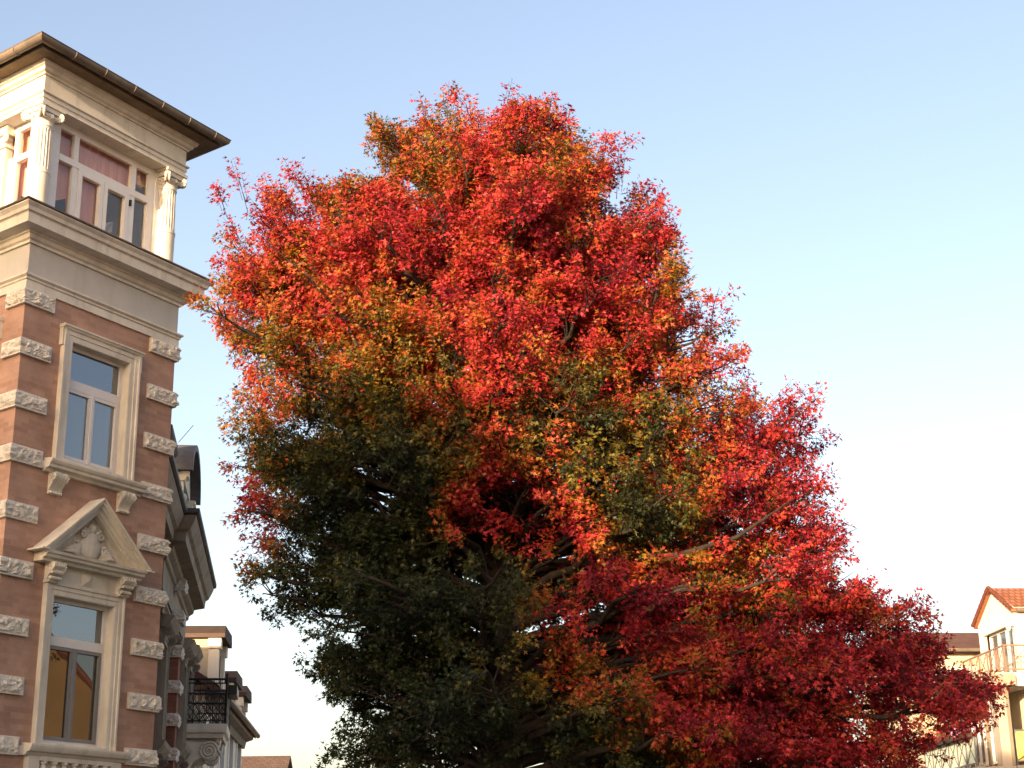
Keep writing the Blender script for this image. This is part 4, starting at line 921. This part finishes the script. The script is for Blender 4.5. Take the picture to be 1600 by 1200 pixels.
for (pts, rr, rad, h), rc in zip(boughs, reach):
    k = int(math.ceil(rc*11))+1
    if k > 2: tube(mb, pts[:k], np.append(rr[:k-1], .006), 6, False)
for (p, m_, e, r, bi, t_), lv in zip(seconds, live):
    if lv: tube(mb, [p, m_, e], [r, r*.6, .003], 3, False)
for p, e, _ in shoot_keep: tube(mb, [p, e], [.004, .002], 3, False)
mb.build('branches', M['bark'], tree, smooth=True)
# bare twig at the crown's right edge
mb = MB(); tw = at(1030, 470, TY)
for (x, y) in ((1085, 415), (1078, 440), (1090, 428)): tube(mb, [tw, at(1055, 450, TY), at(x, y, TY)], [.008, .006, .002], 3, False)
mb.build('bare_twig', M['bark'], tree)

# leaves: five-lobed blades in loose rosettes along every shoot
LPS = 26; LEAF_K = 0.93
N = NS*LPS
t = rng.beta(2.2, 1.1, N); si = np.repeat(np.arange(NS), LPS)
ax = (SB-SA)[si]; axu = ax/np.linalg.norm(ax, axis=1)[:, None]
base = SA[si]+ax*t[:, None]+rng.normal(0, .028, (N, 3))
out = rng.normal(size=(N, 3)); out -= (out*axu).sum(1)[:, None]*axu; out /= np.linalg.norm(out, axis=1)[:, None]
dirv = out*.85+axu*.55+np.array([0, 0, -.62]); dirv /= np.linalg.norm(dirv, axis=1)[:, None]
base = base+dirv*rng.uniform(.01, .07, N)[:, None]
nrm = np.cross(dirv, rng.normal(size=(N, 3))+np.array([0, -0.6, .8])); wv = nrm/np.linalg.norm(nrm, axis=1)[:, None]   # blade's width direction
nv = np.cross(dirv, wv)
sz = rng.uniform(.036, .088, N)
tpl = np.array([[0, 0, 0], [0, 1, -.12], [.44, .60, -.07], [-.44, .60, -.07], [.13, .42, .05], [-.13, .42, .05]])      # base, three lobe tips, two notches: (width, length, lift)
V = base[:, None]+sz[:, None, None]*(tpl[None, :, 0:1]*wv[:, None]+tpl[None, :, 1:2]*dirv[:, None]+tpl[None, :, 2:3]*nv[:, None])
FI = (np.arange(N)[:, None]*6+np.array([0, 2, 4, 0, 4, 1, 5, 0, 5, 3])[None]).reshape(-1)
LT = np.tile([3, 4, 3], N); LS = np.concatenate([[0], np.cumsum(LT)[:-1]])
base_r = redness(SB); sec_of = np.array([q[2] for q in shoot_keep]); bough_of = np.array([q[4] for q in seconds])[sec_of]
red_s = base_r + (rng.normal(0, .12, len(boughs))[bough_of]+rng.normal(0, .09, len(seconds))[sec_of])*np.interp(base_r, [.08, .35, .8, 1.0], [.25, 1, 1, .6]) + rng.normal(0, 1, NS)*np.interp(base_r, [.1, .4], [.03, .08]) + np.interp(base_r, [.1, .4], [.3, 1])* np.array([.16*mnoise.noise(Vector(p*1.6)+Vector((9, 3, 1))) for p in SB])
rd = np.clip(red_s[si] + rng.normal(0, 1, N)*np.interp(red_s[si], [.1, .4], [.025, .095]), 0, 1.05)
stops = np.array([0, .18, .34, .48, .62, .78, .92, 1.05])
pal = np.array([(.015, .025, .011), (.045, .058, .016), (.17, .135, .018), (.33, .155, .018), (.49, .090, .026), (.54, .050, .042), (.52, .038, .048), (.21, .010, .021)])
lc = np.stack([np.interp(rd, stops, pal[:, i]) for i in range(3)], 1)*rng.uniform(.60, 1.35, (N, 1))*LEAF_K
me = bpy.data.meshes.new('crown')
me.vertices.add(N*6); me.vertices.foreach_set('co', (V-np.array(tree.location)).reshape(-1).astype(np.float32))
me.loops.add(N*10); me.loops.foreach_set('vertex_index', FI.astype(np.int32))
me.polygons.add(N*3); me.polygons.foreach_set('loop_start', LS.astype(np.int32)); me.polygons.foreach_set('loop_total', LT.astype(np.int32))
me.update(calc_edges=True)
ca = me.attributes.new('leaf_colour', 'FLOAT_COLOR', 'POINT'); c4 = np.ones((N, 4), np.float32); c4[:, :3] = lc
ca.data.foreach_set('color', np.repeat(c4, 6, 0).ravel())
me.materials.append(M['leaf'])
crown = bpy.data.objects.new('crown', me); COL.objects.link(crown); crown.parent = tree
print('RES boughs', len(boughs), 'shoots', NS, 'leaves', N)
